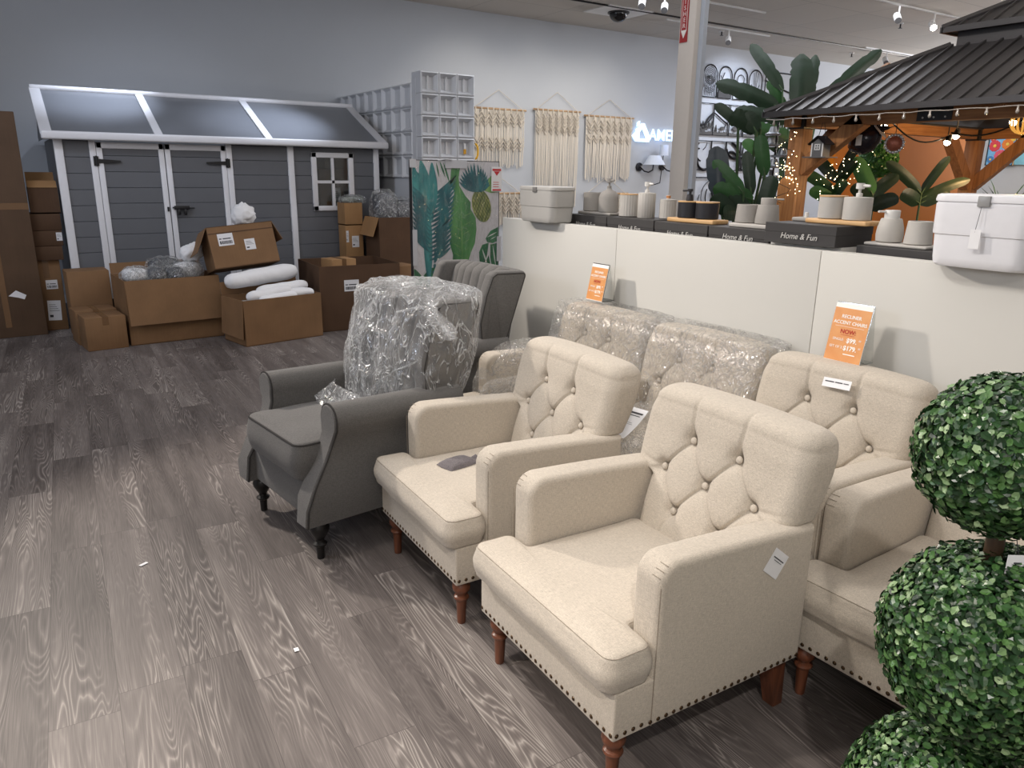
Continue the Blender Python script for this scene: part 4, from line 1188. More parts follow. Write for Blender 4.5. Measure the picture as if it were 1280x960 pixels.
# ------------------------------------------------------------------ on the back wall and the pillar
YF = YW - .015
M_cord = plain('cotton_cord', (220, 212, 200), .9, var=.06, scale=40)
M_cord2 = plain('cotton_cord_dim', (204, 195, 182), .9, var=.06, scale=40)
M_rod = wood('macrame_rod', (158,126,92), (190,158,120), 'x')
def macrame(x0, x1, ztop, zb, label, hang=.28, zig=2, band=.55, scallop=.05, seed=1, dens=46, mat=None, loops=True):
    rnd = random.Random(seed); mat = mat or M_cord
    t = thing('macrame_hanging', label, 'wall hanging', ((x0+x1)/2, YF-.03, ztop), 0, 'macrame hangings on the far wall')
    w = (x1-x0)/2
    MB().tube([(-w-.03,0,0),(w+.03,0,0)], .016, 8).build('wooden_rod', M_rod, t, smooth=True)
    h = MB().tube([(-w*.95,0,0),(0,.015,hang),(w*.95,0,0)], .005, 5)
    h.build('hanging_cord', M_cord2, t)
    fr = MB(); H = ztop-zb
    for k in range(dens):
        u = -1+2*k/(dens-1); x = u*w*.97
        end = H*(1-scallop*abs(math.sin(PI*u*2.5)))*(1+rnd.uniform(-.03,.03))
        r = w/dens*rnd.uniform(.55,.95)
        fr.tube([(x,0,-.01),(x+rnd.uniform(-.006,.006),-.004,-end*.5),(x+rnd.uniform(-.015,.015),0,-end)], [r,r,r*.7], 5, cap=False)
    fr.build('fringe', mat, t)
    bd = MB()
    n = 7
    for z0 in zig if isinstance(zig, tuple) else [0.02+band*H*.2*q for q in range(zig)]:
        for rr in (0, .055):
            pts = []
            for k in range(n*2+1):
                pts.append((-w*.97+2*w*.97*k/(n*2), -.022, -z0-rr-(.085 if k % 2 else 0)))
            bd.tube(pts, .010, 5)
    for k in range(9):
        x = -w*.9+1.8*w*k/8
        if loops: bd.tube([(x,-.018,.012),(x,-.02,-.07)], .011, 5)
    bd.build('knotted_band', M_cord2, t)
    return t
macrame(6.10, 7.06, 2.54, 1.66, 'macrame hanging with zigzag bands, leftmost, beside the white block wall', zig=(.05,.12,.42,.48), seed=3)
macrame(7.26, 8.16, 2.575, 1.03, 'longest macrame hanging, straight fringe, in the middle of the top three', zig=(.05,.16,.24), seed=4, scallop=.0, dens=54)
macrame(8.30, 9.34, 2.53, 1.45, 'macrame hanging with scalloped fringe, rightmost, nearest the lit house sign', zig=(.06,.14,.30), seed=5, scallop=.07)
macrame(6.10, 7.04, 1.27, .75, 'low macrame hanging left of the grey bin, under the zigzag one', zig=(.05,.18), seed=6, mat=M_cord2, dens=40)
macrame(8.36, 9.30, 1.26, .70, 'low macrame hanging seen between bottle and ribbed cup', zig=(.05,.2), seed=7, mat=M_cord2, dens=40)
# lit sign
M_sign = emis('lit_sign', (206, 230, 255), 1.25)
sg = thing('lit_shop_sign', 'glowing white house logo and letters on the far wall beside pillar', 'sign', (9.35, YF-.03, 2.0))
lg = MB()
def poly(pts, y0=-.02, y1=.02): lg.prism([(x, z) for x, z in pts][::-1], y0, y1, 'y')
poly([(.09,.15),(.40,.15),(.40,.205),(.16,.205),(.16,.40),(.09,.36)])
poly([(.09,.33),(.215,.46),(.265,.46),(.40,.26),(.40,.185),(.36,.185),(.235,.385),(.16,.31)])
poly([(.0,.245),(.09,.32),(.09,.255),(.05,.225),(.09,.20),(.09,.15)])
poly([(.11,.40),(.155,.445),(.155,.50),(.11,.465)])
lg.build('house_logo', M_sign, sg)
text_mesh('letters', 'AMER', .275, M_sign, sg, (.755, 0, .268), (R(90),0,0), bold=.002, ext=.008)
# sconces
M_shade = plain('sconce_shade', (206, 212, 222), .7)
M_bronze = plain('dark_bronze', (32, 32, 38), .4, .3)
def sconce(x, z, label, kind):
    t = thing('wall_sconce', label, 'wall lamp', (x, YF, z), 0, 'wall sconces under the lit sign')
    MB().lathe([(.075,0),(.075,.02),(.05,.03),(.001,.032)], 18, M=Matrix.Rotation(R(90),4,'X')).build('wall_plate', M_bronze, t, ang=35)
    MB().tube([(0,-.03,0),(.05,-.09,-.07),(.12,-.13,-.09),(.19,-.16,-.05),(.20,-.16,.04)], .012, 8).build('arm', M_bronze, t, smooth=True)
    if kind: MB().lathe([(.20,.04),(.10,.20)], 20, M=Matrix.Translation((.21,-.17,.0)), cap=False).build('lamp_shade', M_shade, t, smooth=True)
    else: MB().lathe([(.09,.05),(.09,.26)], 20, M=Matrix.Translation((.20,-.16,.0)), cap=False).build('lamp_shade', M_shade, t, smooth=True)
    return t
sconce(9.58, 1.72, 'wall sconce with wide cone shade, nearer the macrame', 1)
sconce(10.14, 1.74, 'wall sconce half hidden by the pillar, right of the cone-shaded one', 0)
t = thing('pendant_shade', 'small white cylinder shade on a thin stem between the two sconces', 'lamp', (9.93, YF-.25, 1.30))
MB().lathe([(.085,.62),(.075,.80)], 18, cap=False).build('lamp_shade', M_shade, t, smooth=True)
MB().tube([(0,0,.70),(-.05,0,.15)], .008, 6).build('stem', M_bronze, t)
MB().tube([(-.05,0,.15),(-.05,.22,.10)], .008, 6).build('wall_arm', M_bronze, t)
# black metal wall art
M_art = plain('black_metal_art', (24, 24, 28), .5)
def art(x0, x1, z0, z1, label, kind):
    t = thing('metal_wall_art', label, 'wall art', ((x0+x1)/2, YF-.005, z0), 0, 'black metal wall art by the pillar')
    w = (x1-x0)/2; h = z1-z0; f = MB(); d = MB(); r = .011
    def line(pts, rr=r): d.tube([(x,-.01,z) for x, z in pts], rr, 4)
    if kind.startswith('arch'):
        P = [(-w,0),(-w,h-w)] + [(-w*math.cos(PI*k/14), h-w+w*math.sin(PI*k/14)) for k in range(1,14)] + [(w,h-w),(w,0)]
        f.tube([(x,-.01,z) for x, z in P], .013, 4, closed=True)
    else:
        f.tube([(-w,-.01,0),(w,-.01,0),(w,-.01,h),(-w,-.01,h)], .013, 4, closed=True)
    f.build('frame', M_art, t)
    def mount(z0_, amp, seed):
        pts = [(-w,0)]
        for k in range(13): pts.append((-w+2*w*k/12, z0_+amp*mnoise.noise(Vector((k*.9, seed, 0)))))
        pts.append((w,0)); d.prism(pts[::-1], -.016, -.004, 'y')
    def tree(x, z, s):
        for q in range(3): d.prism([(x-s*.30*(1-q*.22),z+s*q*.28),(x+s*.30*(1-q*.22),z+s*q*.28),(x,z+s*(q*.28+.5))], -.017, -.004, 'y')
    if kind == 'arch_rings':
        for cz, n in ((h-w*1.02, 5), (h*.40, 5)):
            for q in range(1, n+1): line([(w*.8*q/n*math.cos(a), cz+w*.8*q/n*math.sin(a)) for a in [2*PI*k/20 for k in range(21)]], .005)
        for q in range(-4, 5): line([(w*.18*q, .02), (w*.18*q, h*.40-w*.1*(4-abs(q)))], .005)
        d.box(-.03,.03,-.02,0,h*.58,h*.66)
    elif kind == 'arch_hills':
        mount(h*.18, .12, 2.2); line([(-w*.9,h*.3),(-w*.2,h*.45),(w*.3,h*.34),(w*.9,h*.46)]); line([(-w*.9,h*.24),(0,h*.36),(w*.9,h*.30)], .007); line([(-w*.4,h*.3),(-w*.5,h*.6),(-w*.2,h*.8)]); line([(-w*.5,h*.6),(-w*.8,h*.7)], .008)
    elif kind == 'arch_waves':
        for q in range(4): line([(w*.92*math.cos(a)*(1-.15*q), h*.30+w*.55*math.sin(a)*(1-.2*q)) for a in [PI+PI*k/12 for k in range(13)]], .012)
        line([(w*.5*math.cos(a), h*.62+w*.5*math.sin(a)) for a in [2*PI*k/18 for k in range(19)]], .009)
    elif kind == 'arch_rays':
        for q in range(9):
            a = PI*(.06+.88*q/8); line([(0, h*.15), (w*1.0*math.cos(a), h*.15+min(h*.80, w*.95/max(.25,abs(math.cos(a))) if abs(math.cos(a))>.25 else h*.8)*math.sin(a))], .006)
        line([(w*.25*math.cos(a), h*.15+w*.25*math.sin(a)) for a in [PI*k/10 for k in range(11)]], .008)
    elif kind == 'forest':
        mount(.06, .05, 5)
        for k in range(5): tree(-w*.8+k*w*.42, .02+.03*k, .22-.03*k)
        line([(-w*.7,h*.30),(-w*.1,h*.34),(w*.4,h*.55),(w,h*.70)], .022); line([(-w*.2,h*.30),(w*.5,h*.45),(w,h*.62)], .014)
    elif kind == 'deer':
        mount(.06, .04, 8); line([(-w,h*.72),(-w*.4,h*.62),(w*.2,h*.5),(w,h*.38)], .014); tree(-w*.6,.03,.15)
        d.ball((.05,-.012,.13),(.07,.006,.03)); line([(.11,.14),(.14,.20)],.010); line([(0,.12),(0,.05)],.006); line([(.1,.12),(.1,.05)],.006)
    elif kind == 'elk':
        mount(.05, .03, 11); line([(-w,h*.38),(w*.1,h*.62),(w,h*.5)], .012)
        d.ball((.0,-.012,.14),(.10,.006,.045)); line([(.09,.15),(.13,.21),(.12,.28)],.010); line([(-.06,.12),(-.06,.05)],.008); line([(.07,.12),(.07,.05)],.008)
    elif kind == 'plain_panel':
        mount(.05, .03, 14); tree(w*.4,.04,.2)
    else:
        rnd = random.Random(hash(kind) % 1000 if False else sum(map(ord, kind)))
        for q in range(9):
            cx, cz, rr, a0 = rnd.uniform(-w,w), rnd.uniform(0,h), rnd.uniform(.15,.45), rnd.uniform(0,6)
            pts = []
            for k in range(14):
                a = a0+k*.17; x, z = cx+rr*math.cos(a), cz+rr*math.sin(a)
                if abs(x) < w and 0 < z < h: pts.append((x, z))
            if len(pts) > 2: line(pts, rnd.choice((.010,.016,.026)))
    if d.v: d.build('pattern', M_art, t)
    return t
art(11.03, 11.40, 3.0, 3.56, 'arched metal art with concentric rings, nearest the pillar in top row', 'arch_rings')
art(11.45, 11.80, 3.0, 3.56, 'arched metal art with hills and a branch, second from pillar in top row', 'arch_hills')
art(11.86, 12.24, 3.0, 3.56, 'arched metal art with bowl-like waves, third from pillar in top row', 'arch_waves')
art(12.29, 12.66, 3.0, 3.56, 'arched metal art with fan-like rays, fourth from pillar in top row', 'arch_rays')
art(12.76, 13.60, 2.98, 3.56, 'wide square-topped metal frame right of the arches, behind banana leaves', 'deer')
art(10.99, 11.38, 2.33, 2.89, 'metal art panel with pine forest, left of the middle row', 'forest')
art(11.39, 11.79, 2.33, 2.89, 'metal art panel with slope and small deer, second in middle row', 'deer')
art(11.83, 12.20, 2.33, 2.89, 'metal art panel with standing elk, third in middle row', 'elk')
art(12.24, 12.63, 2.33, 2.89, 'metal art panel mostly empty, last in middle row', 'plain_panel')
for k, (a, lb) in enumerate(((10.98,'abstract curved metal panel nearest the pillar in third row'),(11.395,'abstract metal panel with bars, second in third row'),(11.81,'abstract metal panel with arrows, third in third row'),(12.225,'abstract metal panel with loops, last in third row'))):
    art(a, a+.40, 1.69, 2.22, lb, 'abstract%d' % (k*7+3))
art(11.0, 11.80, 1.05, 1.55, 'lowest metal art panel behind dark leaves by the pillar', 'abstract99')
# pillar with the extinguisher arrow
pl = MB().rbox(4.30, 4.43, 4.20, 4.355, 0, CH, .006, 2).build('pillar', plain('pillar_paint', (196,190,184), .7), None, ang=30); struct(pl)
tr = MB().box(4.345, 4.385, 4.16, 4.20, 0, CH).build('trim_1', plain('pillar_cover', (170,178,190), .5), None); struct(tr)
es = thing('extinguisher_sign', 'narrow red vertical sign with white letters and arrow on the pillar', 'sign', (4.298, 4.305, 2.53))
M_sred = plain('sign_red', (150, 36, 40), .5); M_swh = plain('sign_white', (226,222,220), .6)
MB().box(-.002, 0, -.038, .038, 0, .78).build('sign_board', M_sred, es)
MB().box(-.003, -.002, -.026, .026, .075, .775).build('white_field', M_swh, es)
MB().box(-.0035, -.003, -.022, .022, .082, .768).build('red_field', M_sred, es)
MB().add([(-.0037,.026,.075),(-.0037,-.026,.075),(-.0037,0,.025)], [(0,1,2)]).build('arrow', M_swh, es)
for k, ch in enumerate('FIRE EXTINGUISHER'[::-1]):
    if ch != ' ': text_mesh('letter', ch, .042, M_swh, es, (-.0042, 0, .11+.0395*k), (R(90),0,R(-90)), ext=.0003)
# ceiling fittings
M_white = plain('fitting_white', (220,220,220), .5)
t = thing('dome_camera', 'black dome camera on a white plate on the ceiling', 'camera', (7.88, 9.25, CH))
MB().lathe([(.16,-.03),(.16,0)], 24).build('mount', M_black, t, ang=35)
MB().ball((0,0,-.03), (.135,.135,.12), 20, 12).build('dome', plain('smoked_dome', (12,12,14), .1), t, smooth=True)
MB().box(-.42,.42,-.3,.3,-.012,0).build('ceiling_plate', M_white, t)
M_dim = plain('unlit_lens', (110,110,112), .3)
M_lampon = emis('lamp_on', (255, 246, 230), 40)
def track(x0, x1, y, heads, label):
    t = thing('track_light', label, 'track light', ((x0+x1)/2, y, CH), 0)
    MB().box((x0-x1)/2, (x1-x0)/2, -.014, .014, -.022, 0).build('track', M_white, t)
    for hx, hy, on in heads:
        h = MB().lathe([(.042,-.02),(.046,.0),(.046,.13),(.02,.15)], 14)
        hd = h.build('lamp_head', M_white, t, ang=35); hd.location = (hx-(x0+x1)/2, 0, -.20); hd.rotation_mode = 'QUATERNION'; hd.rotation_quaternion = Vector((-.55,-.55,-.55)).to_track_quat('-Z','Y')
        MB().tube([(hx-(x0+x1)/2,0,-.14),(hx-(x0+x1)/2,0,-.02)], .012, 6).build('stem', M_white, t)
        if on: MB().lathe([(.044,-.022),(.001,-.024)], 14, cap=False).build('lit_lens', M_lampon, hd)
        else: MB().lathe([(.044,-.022),(.001,-.024)], 14, cap=False).build('lens', M_dim, hd)
    return t
track(9.9, 13.8, 6.55, [(11.5,-1,1),(12.3,-1,1),(10.6,-1,0)], 'white ceiling track with two lit spot heads above the pavilion roof')
track(7.0, 9.6, 8.0, [(7.2,1,0),(7.6,1,0)], 'white ceiling track with unlit heads left of the dome camera')
track(8.8, 11.2, 9.2, [(9.3,1,0),(10.2,1,0)], 'white ceiling track with unlit heads between dome camera and pillar')
track(13.5, 16.5, 8.9, [(14.2,1,0),(15.4,1,0)], 'far white ceiling track with unlit heads above banana leaves')
MB().tube([(5.5,9.0,CH-.012),(17,9.0,CH-.012)], .012, 6).build('trim_2', M_black); struct(bpy.data.objects['trim_2'])
for (x, y, lb) in ((10.25,9.4,'ceiling sprinkler closest to the pillar'),(13.94,9.46,'ceiling sprinkler above the banana leaves'),(6.0,8.4,'ceiling sprinkler at top edge left of dome camera'),(11.9,7.3,'ceiling sprinkler above the middle of the ceiling tiles')):
    t = thing('sprinkler_head', lb, 'sprinkler', (x, y, CH), 0, 'ceiling sprinklers')
    MB().lathe([(.045,0),(.04,-.012),(.001,-.014)][::-1], 14).build('flange', M_white, t); MB().tube([(0,0,-.01),(0,0,-.07)], .012, 6).lathe([(.03,-.075),(.03,-.07)], 12).build('nozzle', M_bronze, t)
# ------------------------------------------------------------------ pavilion behind the partition
M_cedar = wood('cedar', (130, 86, 50), (172, 120, 74), 'z', .8, .6)
M_cedarx = wood('cedar_x', (130, 86, 50), (172, 120, 74), 'x', .8, .6)
M_cedary = wood('cedar_y', (130, 86, 50), (172, 120, 74), 'y', .8, .6)
M_metalroof = plain('black_metal_roof', (64, 62, 63), .36, .15, var=.06, scale=4)
pv = thing('garden_pavilion', 'wooden garden pavilion with black ribbed metal hip roof', 'pavilion', (6.0, .9, 0))
X0, X1, Y0, Y1 = 0, 3.8, 0, 4.0          # eaves, relative
ZE, ZT, IN = 2.155, 2.706, 1.06
def hip(x0, x1, y0, y1, z0, ix, z1, nm, seam=.135):
    a = [(x0,y0,z0),(x1,y0,z0),(x1,y1,z0),(x0,y1,z0)]; b = [(x0+ix,y0+ix,z1),(x1-ix,y0+ix,z1),(x1-ix,y1-ix,z1),(x0+ix,y1-ix,z1)]
    for k in range(4):
        k2 = (k+1) % 4
        p = MB(); A0, A1, B0, B1 = map(Vector, (a[k], a[k2], b[k], b[k2]))
        p.add([A0, A1, B1, B0], [(0,1,2,3)])
        p.add([A0-Vector((0,0,.02)), A1-Vector((0,0,.02)), B1-Vector((0,0,.02)), B0-Vector((0,0,.02))], [(3,2,1,0)])
        L = (A1-A0).length; d = (A1-A0)/L; up = (B0-A0); up -= d*up.dot(d); nrm = d.cross(up).normalized()
        s = seam
        while s < L-.02:
            run = min(1, min(s, L-s)/max(1e-6, ((B0-A0).dot(d))))
            q0 = A0 + d*s; q1 = q0 + up*run
            w = .008; h = .020
            vs = [q0-d*w, q0+d*w, q1+d*w, q1-d*w]; vs += [v+nrm*h for v in vs]
            p.add(vs, [(4,5,6,7),(0,1,5,4),(1,2,6,5),(2,3,7,6),(3,0,4,7)])
            s += seam
        p.build(nm, M_metalroof, pv)
        MB().tube([A0+nrm*.01, B0+nrm*.01], .03, 6).build('hip_cap', M_metalroof, pv)
    e = MB()
    e.box(x0-.015, x1+.015, y0-.015, y0+.01, z0-.035, z0+.012).box(x0-.015, x1+.015, y1-.01, y1+.015, z0-.035, z0+.012).box(x0-.015, x0+.01, y0, y1, z0-.035, z0+.012).box(x1-.01, x1+.015, y0, y1, z0-.035, z0+.012)
    e.build('eave_fascia', M_metalroof, pv)
hip(X0, X1, Y0, Y1, ZE, IN, ZT, 'lower_roof_slope')
hip(X0+1.0, X1-1.0, Y0+1.0, Y1-1.0, ZT+.140, .70, ZT+.52, 'upper_roof_slope')
MB().box(IN+.03, X1-IN-.03, Y0+IN+.03, Y1-IN-.03, ZT-.05, ZT+.15).build('cupola_curb', M_metalroof, pv)
px0, px1, py0, py1 = .30, 3.50, .30, 3.80
for (x, y) in ((px0,py1),(px1,py1),(px0,py0),(px1,py0)):
    p = MB().rbox(x-.075, x+.075, y-.075, y+.075, 0, 2.14, .006, 2).build('post', M_cedar, pv, ang=30)
    MB().rbox(x-.082, x+.082, y-.082, y+.082, 2.02, 2.14, .004, 1).build('corner_bracket', M_black, p)
for x in (px0, px1): MB().rbox(x-.05, x+.05, .1, 3.9, 2.035, 2.15, .004, 1).build('beam', M_cedary, pv)
for y in (py0, py1): MB().rbox(.1, 3.7, y-.05, y+.05, 2.035, 2.15, .004, 1).build('beam', M_cedarx, pv)
def brace(p0, p1, w=.05, h=.065):
    a, b = Vector(p0), Vector(p1); d = (b-a).normalized(); side = Vector((0,1,0)) if abs(d.x) > .3 else Vector((1,0,0)); u = d.cross(side).normalized()
    vs = [a-side*w-u*h, a+side*w-u*h, a+side*w+u*h, a-side*w+u*h, b-side*w-u*h, b+side*w-u*h, b+side*w+u*h, b-side*w+u*h]
    MB().add(vs, [(0,3,2,1),(4,5,6,7),(0,1,5,4),(1,2,6,5),(2,3,7,6),(3,0,4,7)]).build('brace', M_cedar, pv)
brace((px0,py1-.05,1.66),(px0,py1-.62,2.08)); brace((px0+.05,py1,1.62),(px0+.62,py1,2.08)); brace((px1-.05,py1,1.52),(px1-.62,py1,2.08)); brace((px1,py1-.05,1.52),(px1,py1-.62,2.08))
brace((px0,py0+.05,1.66),(px0,py0+.62,2.08)); brace((px1-.05,py0,1.52),(px1-.62,py0,2.08))
# black joining plate on the front beam
jp = MB().box(px0-.056, px0-.050, 2.40, 2.68, 2.04, 2.145).build('joining_plate', M_black, pv)
for k in range(3): MB().ball((px0-.058, 2.45+.09*k, 2.065), .008, 8, 6).build('bolt', M_white, jp)
# rafters inside
for k in range(5):
    y = .5+.75*k
    MB().add([(.12,y-.02,2.10),(.12,y+.02,2.10),(1.06,y+.02,2.57),(1.06,y-.02,2.57),(.12,y-.02,2.14),(.12,y+.02,2.14),(1.06,y+.02,2.63),(1.06,y-.02,2.63)], [(0,3,2,1),(4,5,6,7),(0,1,5,4),(2,3,7,6),(1,2,6,5),(3,0,4,7)]).build('rafter', M_cedarx, pv)
# rounded cedar board leaning on the near post
bd = MB().prism([(-.10,0),(.10,0),(.10,.50)]+[(.10*math.cos(PI*k/10),.50+.10*math.sin(PI*k/10)) for k in range(1,10)]+[(-.10,.50)], -.02, .02, 'x', r=.006)
o = bd.build('arched_board', wood('board', (150,96,50),(186,132,80)), None, ang=30, loc=(6.14, 4.66, 1.0)); tag(o, 'arch-topped wooden board wound with fairy lights in front of the pavilion post', 'board')
o2 = MB().box(-.14,.14,-.18,.18,0,1.0).build('plinth', M_cedar, None, loc=(6.10,4.66,0)); tag(o2, 'wooden plinth under the arch-topped board, behind the white partition', 'plinth')
# lights hung on the pavilion
M_bulb = emis('warm_bulb', (255, 232, 196), 30); M_cable = plain('black_cable', (20,20,20), .6); M_clear = plain('clear_bulb', (150,142,134), .15)
t = thing('string_lights', 'clear festoon bulbs strung along the pavilion eave', 'string lights', (5.985, 0.9, 2.10))
pts = []
for k in range(41): pts.append((-.012, 3.95-3.9*k/40, .0-.012*abs(math.sin(PI*k/40*13))))
MB().tube(pts, .004, 5).build('cable', M_clear, t)
b0 = None
for k in range(17):
    y = 3.86-.205*k
    if b0 is None:
        b0 = MB().lathe([(.007,.0),(.007,-.022),(.012,-.032),(.013,-.043),(.008,-.053),(.001,-.056)][::-1], 12).build('bulb', M_clear, t, smooth=True); b0.location = (-.012, y, -.005)
    else: inst(b0, t, (-.012, y, -.005))
def spotpair(loc, label, aim):
    t = thing('clip_spotlight', label, 'spotlight', loc, 0, 'lit spotlights under the pavilion roof')
    MB().lathe([(.02,.07),(.032,.0)], 12, M=Matrix.Rotation(R(aim),4,'Y')).build('shell', M_black, t)
    MB().ball((0,0,-.0), .030, 12, 8, M=Matrix.Rotation(R(aim),4,'Y')).build('lit_bulb', M_bulb, t, smooth=True)
    MB().tube([(0,0,.06),(0,0,.14)], .006, 6).build('cable', M_cable, t)
spotpair((6.95,4.28,2.06), 'lit spotlight under roof, lower of the pair left of the jewelled disc', 30); spotpair((7.05,4.24,2.12), 'lit spotlight under roof, upper of the pair above the jewelled disc', 20)
spotpair((7.6,4.02,1.93), 'lit spotlight under roof, lower of the pair near the far post', 30); spotpair((7.7,4.00,1.99), 'lit spotlight under roof, upper of the pair near the far post', 20)
spotpair((7.0,3.19,2.05), 'lit spotlight under roof at far right, beside the golden ornament', 30)
t = thing('hanging_cables', 'loose black cables drooping between pavilion spotlights', 'cable', (6.9, 4.3, 2.1))
for (p0, p1, s) in (((-.3,.3,.05),(.1,0,-.0),.10),((.1,-.05,0),(.75,-.28,-.10),.12),((.75,-.28,-.08),(.6,-1.0,.02),.08)):
    MB().tube([(p0[0]+(p1[0]-p0[0])*k/10, p0[1]+(p1[1]-p0[1])*k/10, p0[2]+(p1[2]-p0[2])*k/10-s*math.sin(PI*k/10)) for k in range(11)], .008, 5).build('cable', M_cable, t)
MB().tube([(-.8,.0,.01),(1.9,.0,.01)], .010, 6).build('support_wire', M_cable, t)
# ornaments hanging from the beam
M_bh = plain('birdhouse_grey', (96, 96, 98), .6)
t = thing('birdhouse', 'small grey birdhouse with white window hanging under the pavilion eave', 'birdhouse', (6.15, 4.365, 1.76))
MB().prism([(-.062,.01),(.062,.01),(.062,.12),(0,.165),(-.062,.12)], -.05, .05, 'x').build('house_body', M_bh, t)
m = MB();
for s in (-1, 1): m.add([(-.07,0,.178),(.07,0,.178),(.07,s*.085,.110),(-.07,s*.085,.110),(-.07,0,.188),(.07,0,.188),(.07,s*.09,.118),(-.07,s*.09,.118)], [(0,1,2,3),(4,7,6,5),(0,4,5,1),(3,2,6,7)])
m.build('roof', M_blk, t)
w = MB()
for s in (-1, 1): w.box(-.054,-.050, s*.055-.005, s*.055+.005, .01, .125)
w.box(-.054,-.05,-.025,.025,.065,.073).box(-.054,-.05,-.025,.025,.110,.118).box(-.054,-.05,-.028,-.020,.065,.118).box(-.054,-.05,.020,.028,.065,.118).box(-.054,-.05,-.003,.003,.065,.118).box(-.054,-.05,-.025,.025,.089,.094)
w.build('white_window', M_white, t); MB().box(-.09,.09,-.12,.12,0,.01).build('ledge', M_bh, t)
MB().tube([(0,-.04,.16),(0,-.01,.30)], .003, 4).tube([(0,.04,.16),(0,.01,.30)], .003, 4).build('hanging_cord', M_cable, t)
t = thing('hanging_lantern', 'large dark glass teardrop lantern hanging askew beside the birdhouse', 'lantern', (6.54, 4.19, 1.93))
sm = glassmat('smoked_glass', .15); 
MB().lathe([(.001,-.16),(.05,-.15),(.11,-.08),(.125,.0),(.10,.08),(.055,.13),(.05,.15)], 24, M=Matrix.Rotation(R(50),4,(1,.3,0)), cap=False).build('shell', plain('dark_lantern', (34,30,40), .15, .2), t, smooth=True)
MB().lathe([(.10,.131),(.06,.14),(.001,.14)], 20, M=Matrix.Rotation(R(50),4,(1,.3,0)), cap=False).build('pale_inside', plain('lantern_inside', (150,150,160), .2), t)
MB().tube([(0,0,.1),(0,.02,.22)], .004, 5).build('hanging_cord', M_cable, t)
MB().box(-.13,-.128,-.045,.01,-.06,.03).build('white_tag', M_white, t)
t = thing('hanging_hummingbird', 'small black bird ornament hanging right of the dark lantern', 'ornament', (6.6, 4.08, 2.02))
MB().ball((0,0,0),(.018,.07,.022),12,8).tube([(0,-.06,.0),(0,-.12,.015)],[.006,.002],6).add([(0,.0,.0),(0,.05,.12),(0,-.03,.06)],[(0,1,2)]).add([(0,.06,0),(0,.14,-.03),(0,.10,-.06)],[(0,1,2)]).build('bird', M_blk, t)
MB().tube([(0,0,.02),(0,0,.1)],.003,4).build('hanging_cord', M_cable, t)
t = thing('jewelled_disc', 'round coppery disc with sparkling scalloped rim hanging under pavilion', 'ornament', (6.45, 3.86, 1.88))
Mr = Matrix.Rotation(R(-90),4,'Y') @ Matrix.Rotation(R(20),4,'X')
MB().lathe([(.001,.012),(.055,.010),(.062,0)], 24, M=Mr, cap=False).build('disc', plain('copper_disc', (150,86,66), .35, .4, var=.4, scale=60), t, smooth=True)
m = MB()
for k in range(18):
    a = 2*PI*k/18; p = Mr @ Vector((.072*math.cos(a), .072*math.sin(a), 0)); m.ball(p, .014, 8, 6)
m.build('jewel_rim', plain('mirror_rim', (206,210,214), .12, .7), t, smooth=True); MB().tube([(0,0,.08),(0,0,.2)],.003,4).build('hanging_cord', M_cable, t)
t = thing('gold_ornament', 'golden openwork ball ornament at right edge under the roof', 'ornament', (6.7, 2.98, 2.03))
M_gold = plain('gold_wire', (226,176,84), .25, .6, emit=(255,190,90), estr=.6)
m = MB()
for k in range(7):
    a = PI*k/7; m.tube([(.09*math.cos(q)*math.cos(a), .09*math.cos(q)*math.sin(a), .09*math.sin(q)) for q in [2*PI*j/18 for j in range(18)]], .006, 5, closed=True)
m.build('wire_ball', M_gold, t); MB().tube([(0,0,.08),(0,0,.16)],.003,4).build('hanging_cord', M_cable, t)
# fairy lights
M_fairy = emis('fairy_led', (255, 226, 170), 14)
def fairy(name, label, pts, n, rad, seed):
    rnd = random.Random(seed); t = thing(name, label, 'fairy lights', pts[0])
    P = [Vector(p)-Vector(pts[0]) for p in pts]
    MB().tube(P, .0025, 4).build('wire', M_cable, t)
    m = MB()
    for k in range(n):
        f = (k+.5)/n*(len(P)-1); i = min(int(f), len(P)-2); p = P[i].lerp(P[i+1], f-i) + Vector((rnd.gauss(0,rad),rnd.gauss(0,rad),rnd.gauss(0,rad)))
        m.ball(p, rnd.uniform(.0025,.0045), 6, 4)
    tag(m.build('tiny_lights', M_fairy, t), kind='stuff')
fairy('fairy_lights', 'string of tiny warm lights wound round the near pavilion post', [(6.12,4.70+.09*math.sin(k*1.3),1.35+.034*k) for k in range(20)], 40, .02, 1)
fairy('fairy_lights', 'loop of tiny warm lights over the arched board', [(6.08,4.66-.13*math.cos(PI*k/12)*(1 if True else 0),1.45+.22*math.sin(PI*k/12)) for k in range(13)], 40, .02, 2)
fairy('fairy_lights', 'sprinkle of tiny warm lights among leaves below the birdhouse', [(6.6,4.55-.02*k,1.50+.02*k) for k in range(14)], 50, .07, 3)
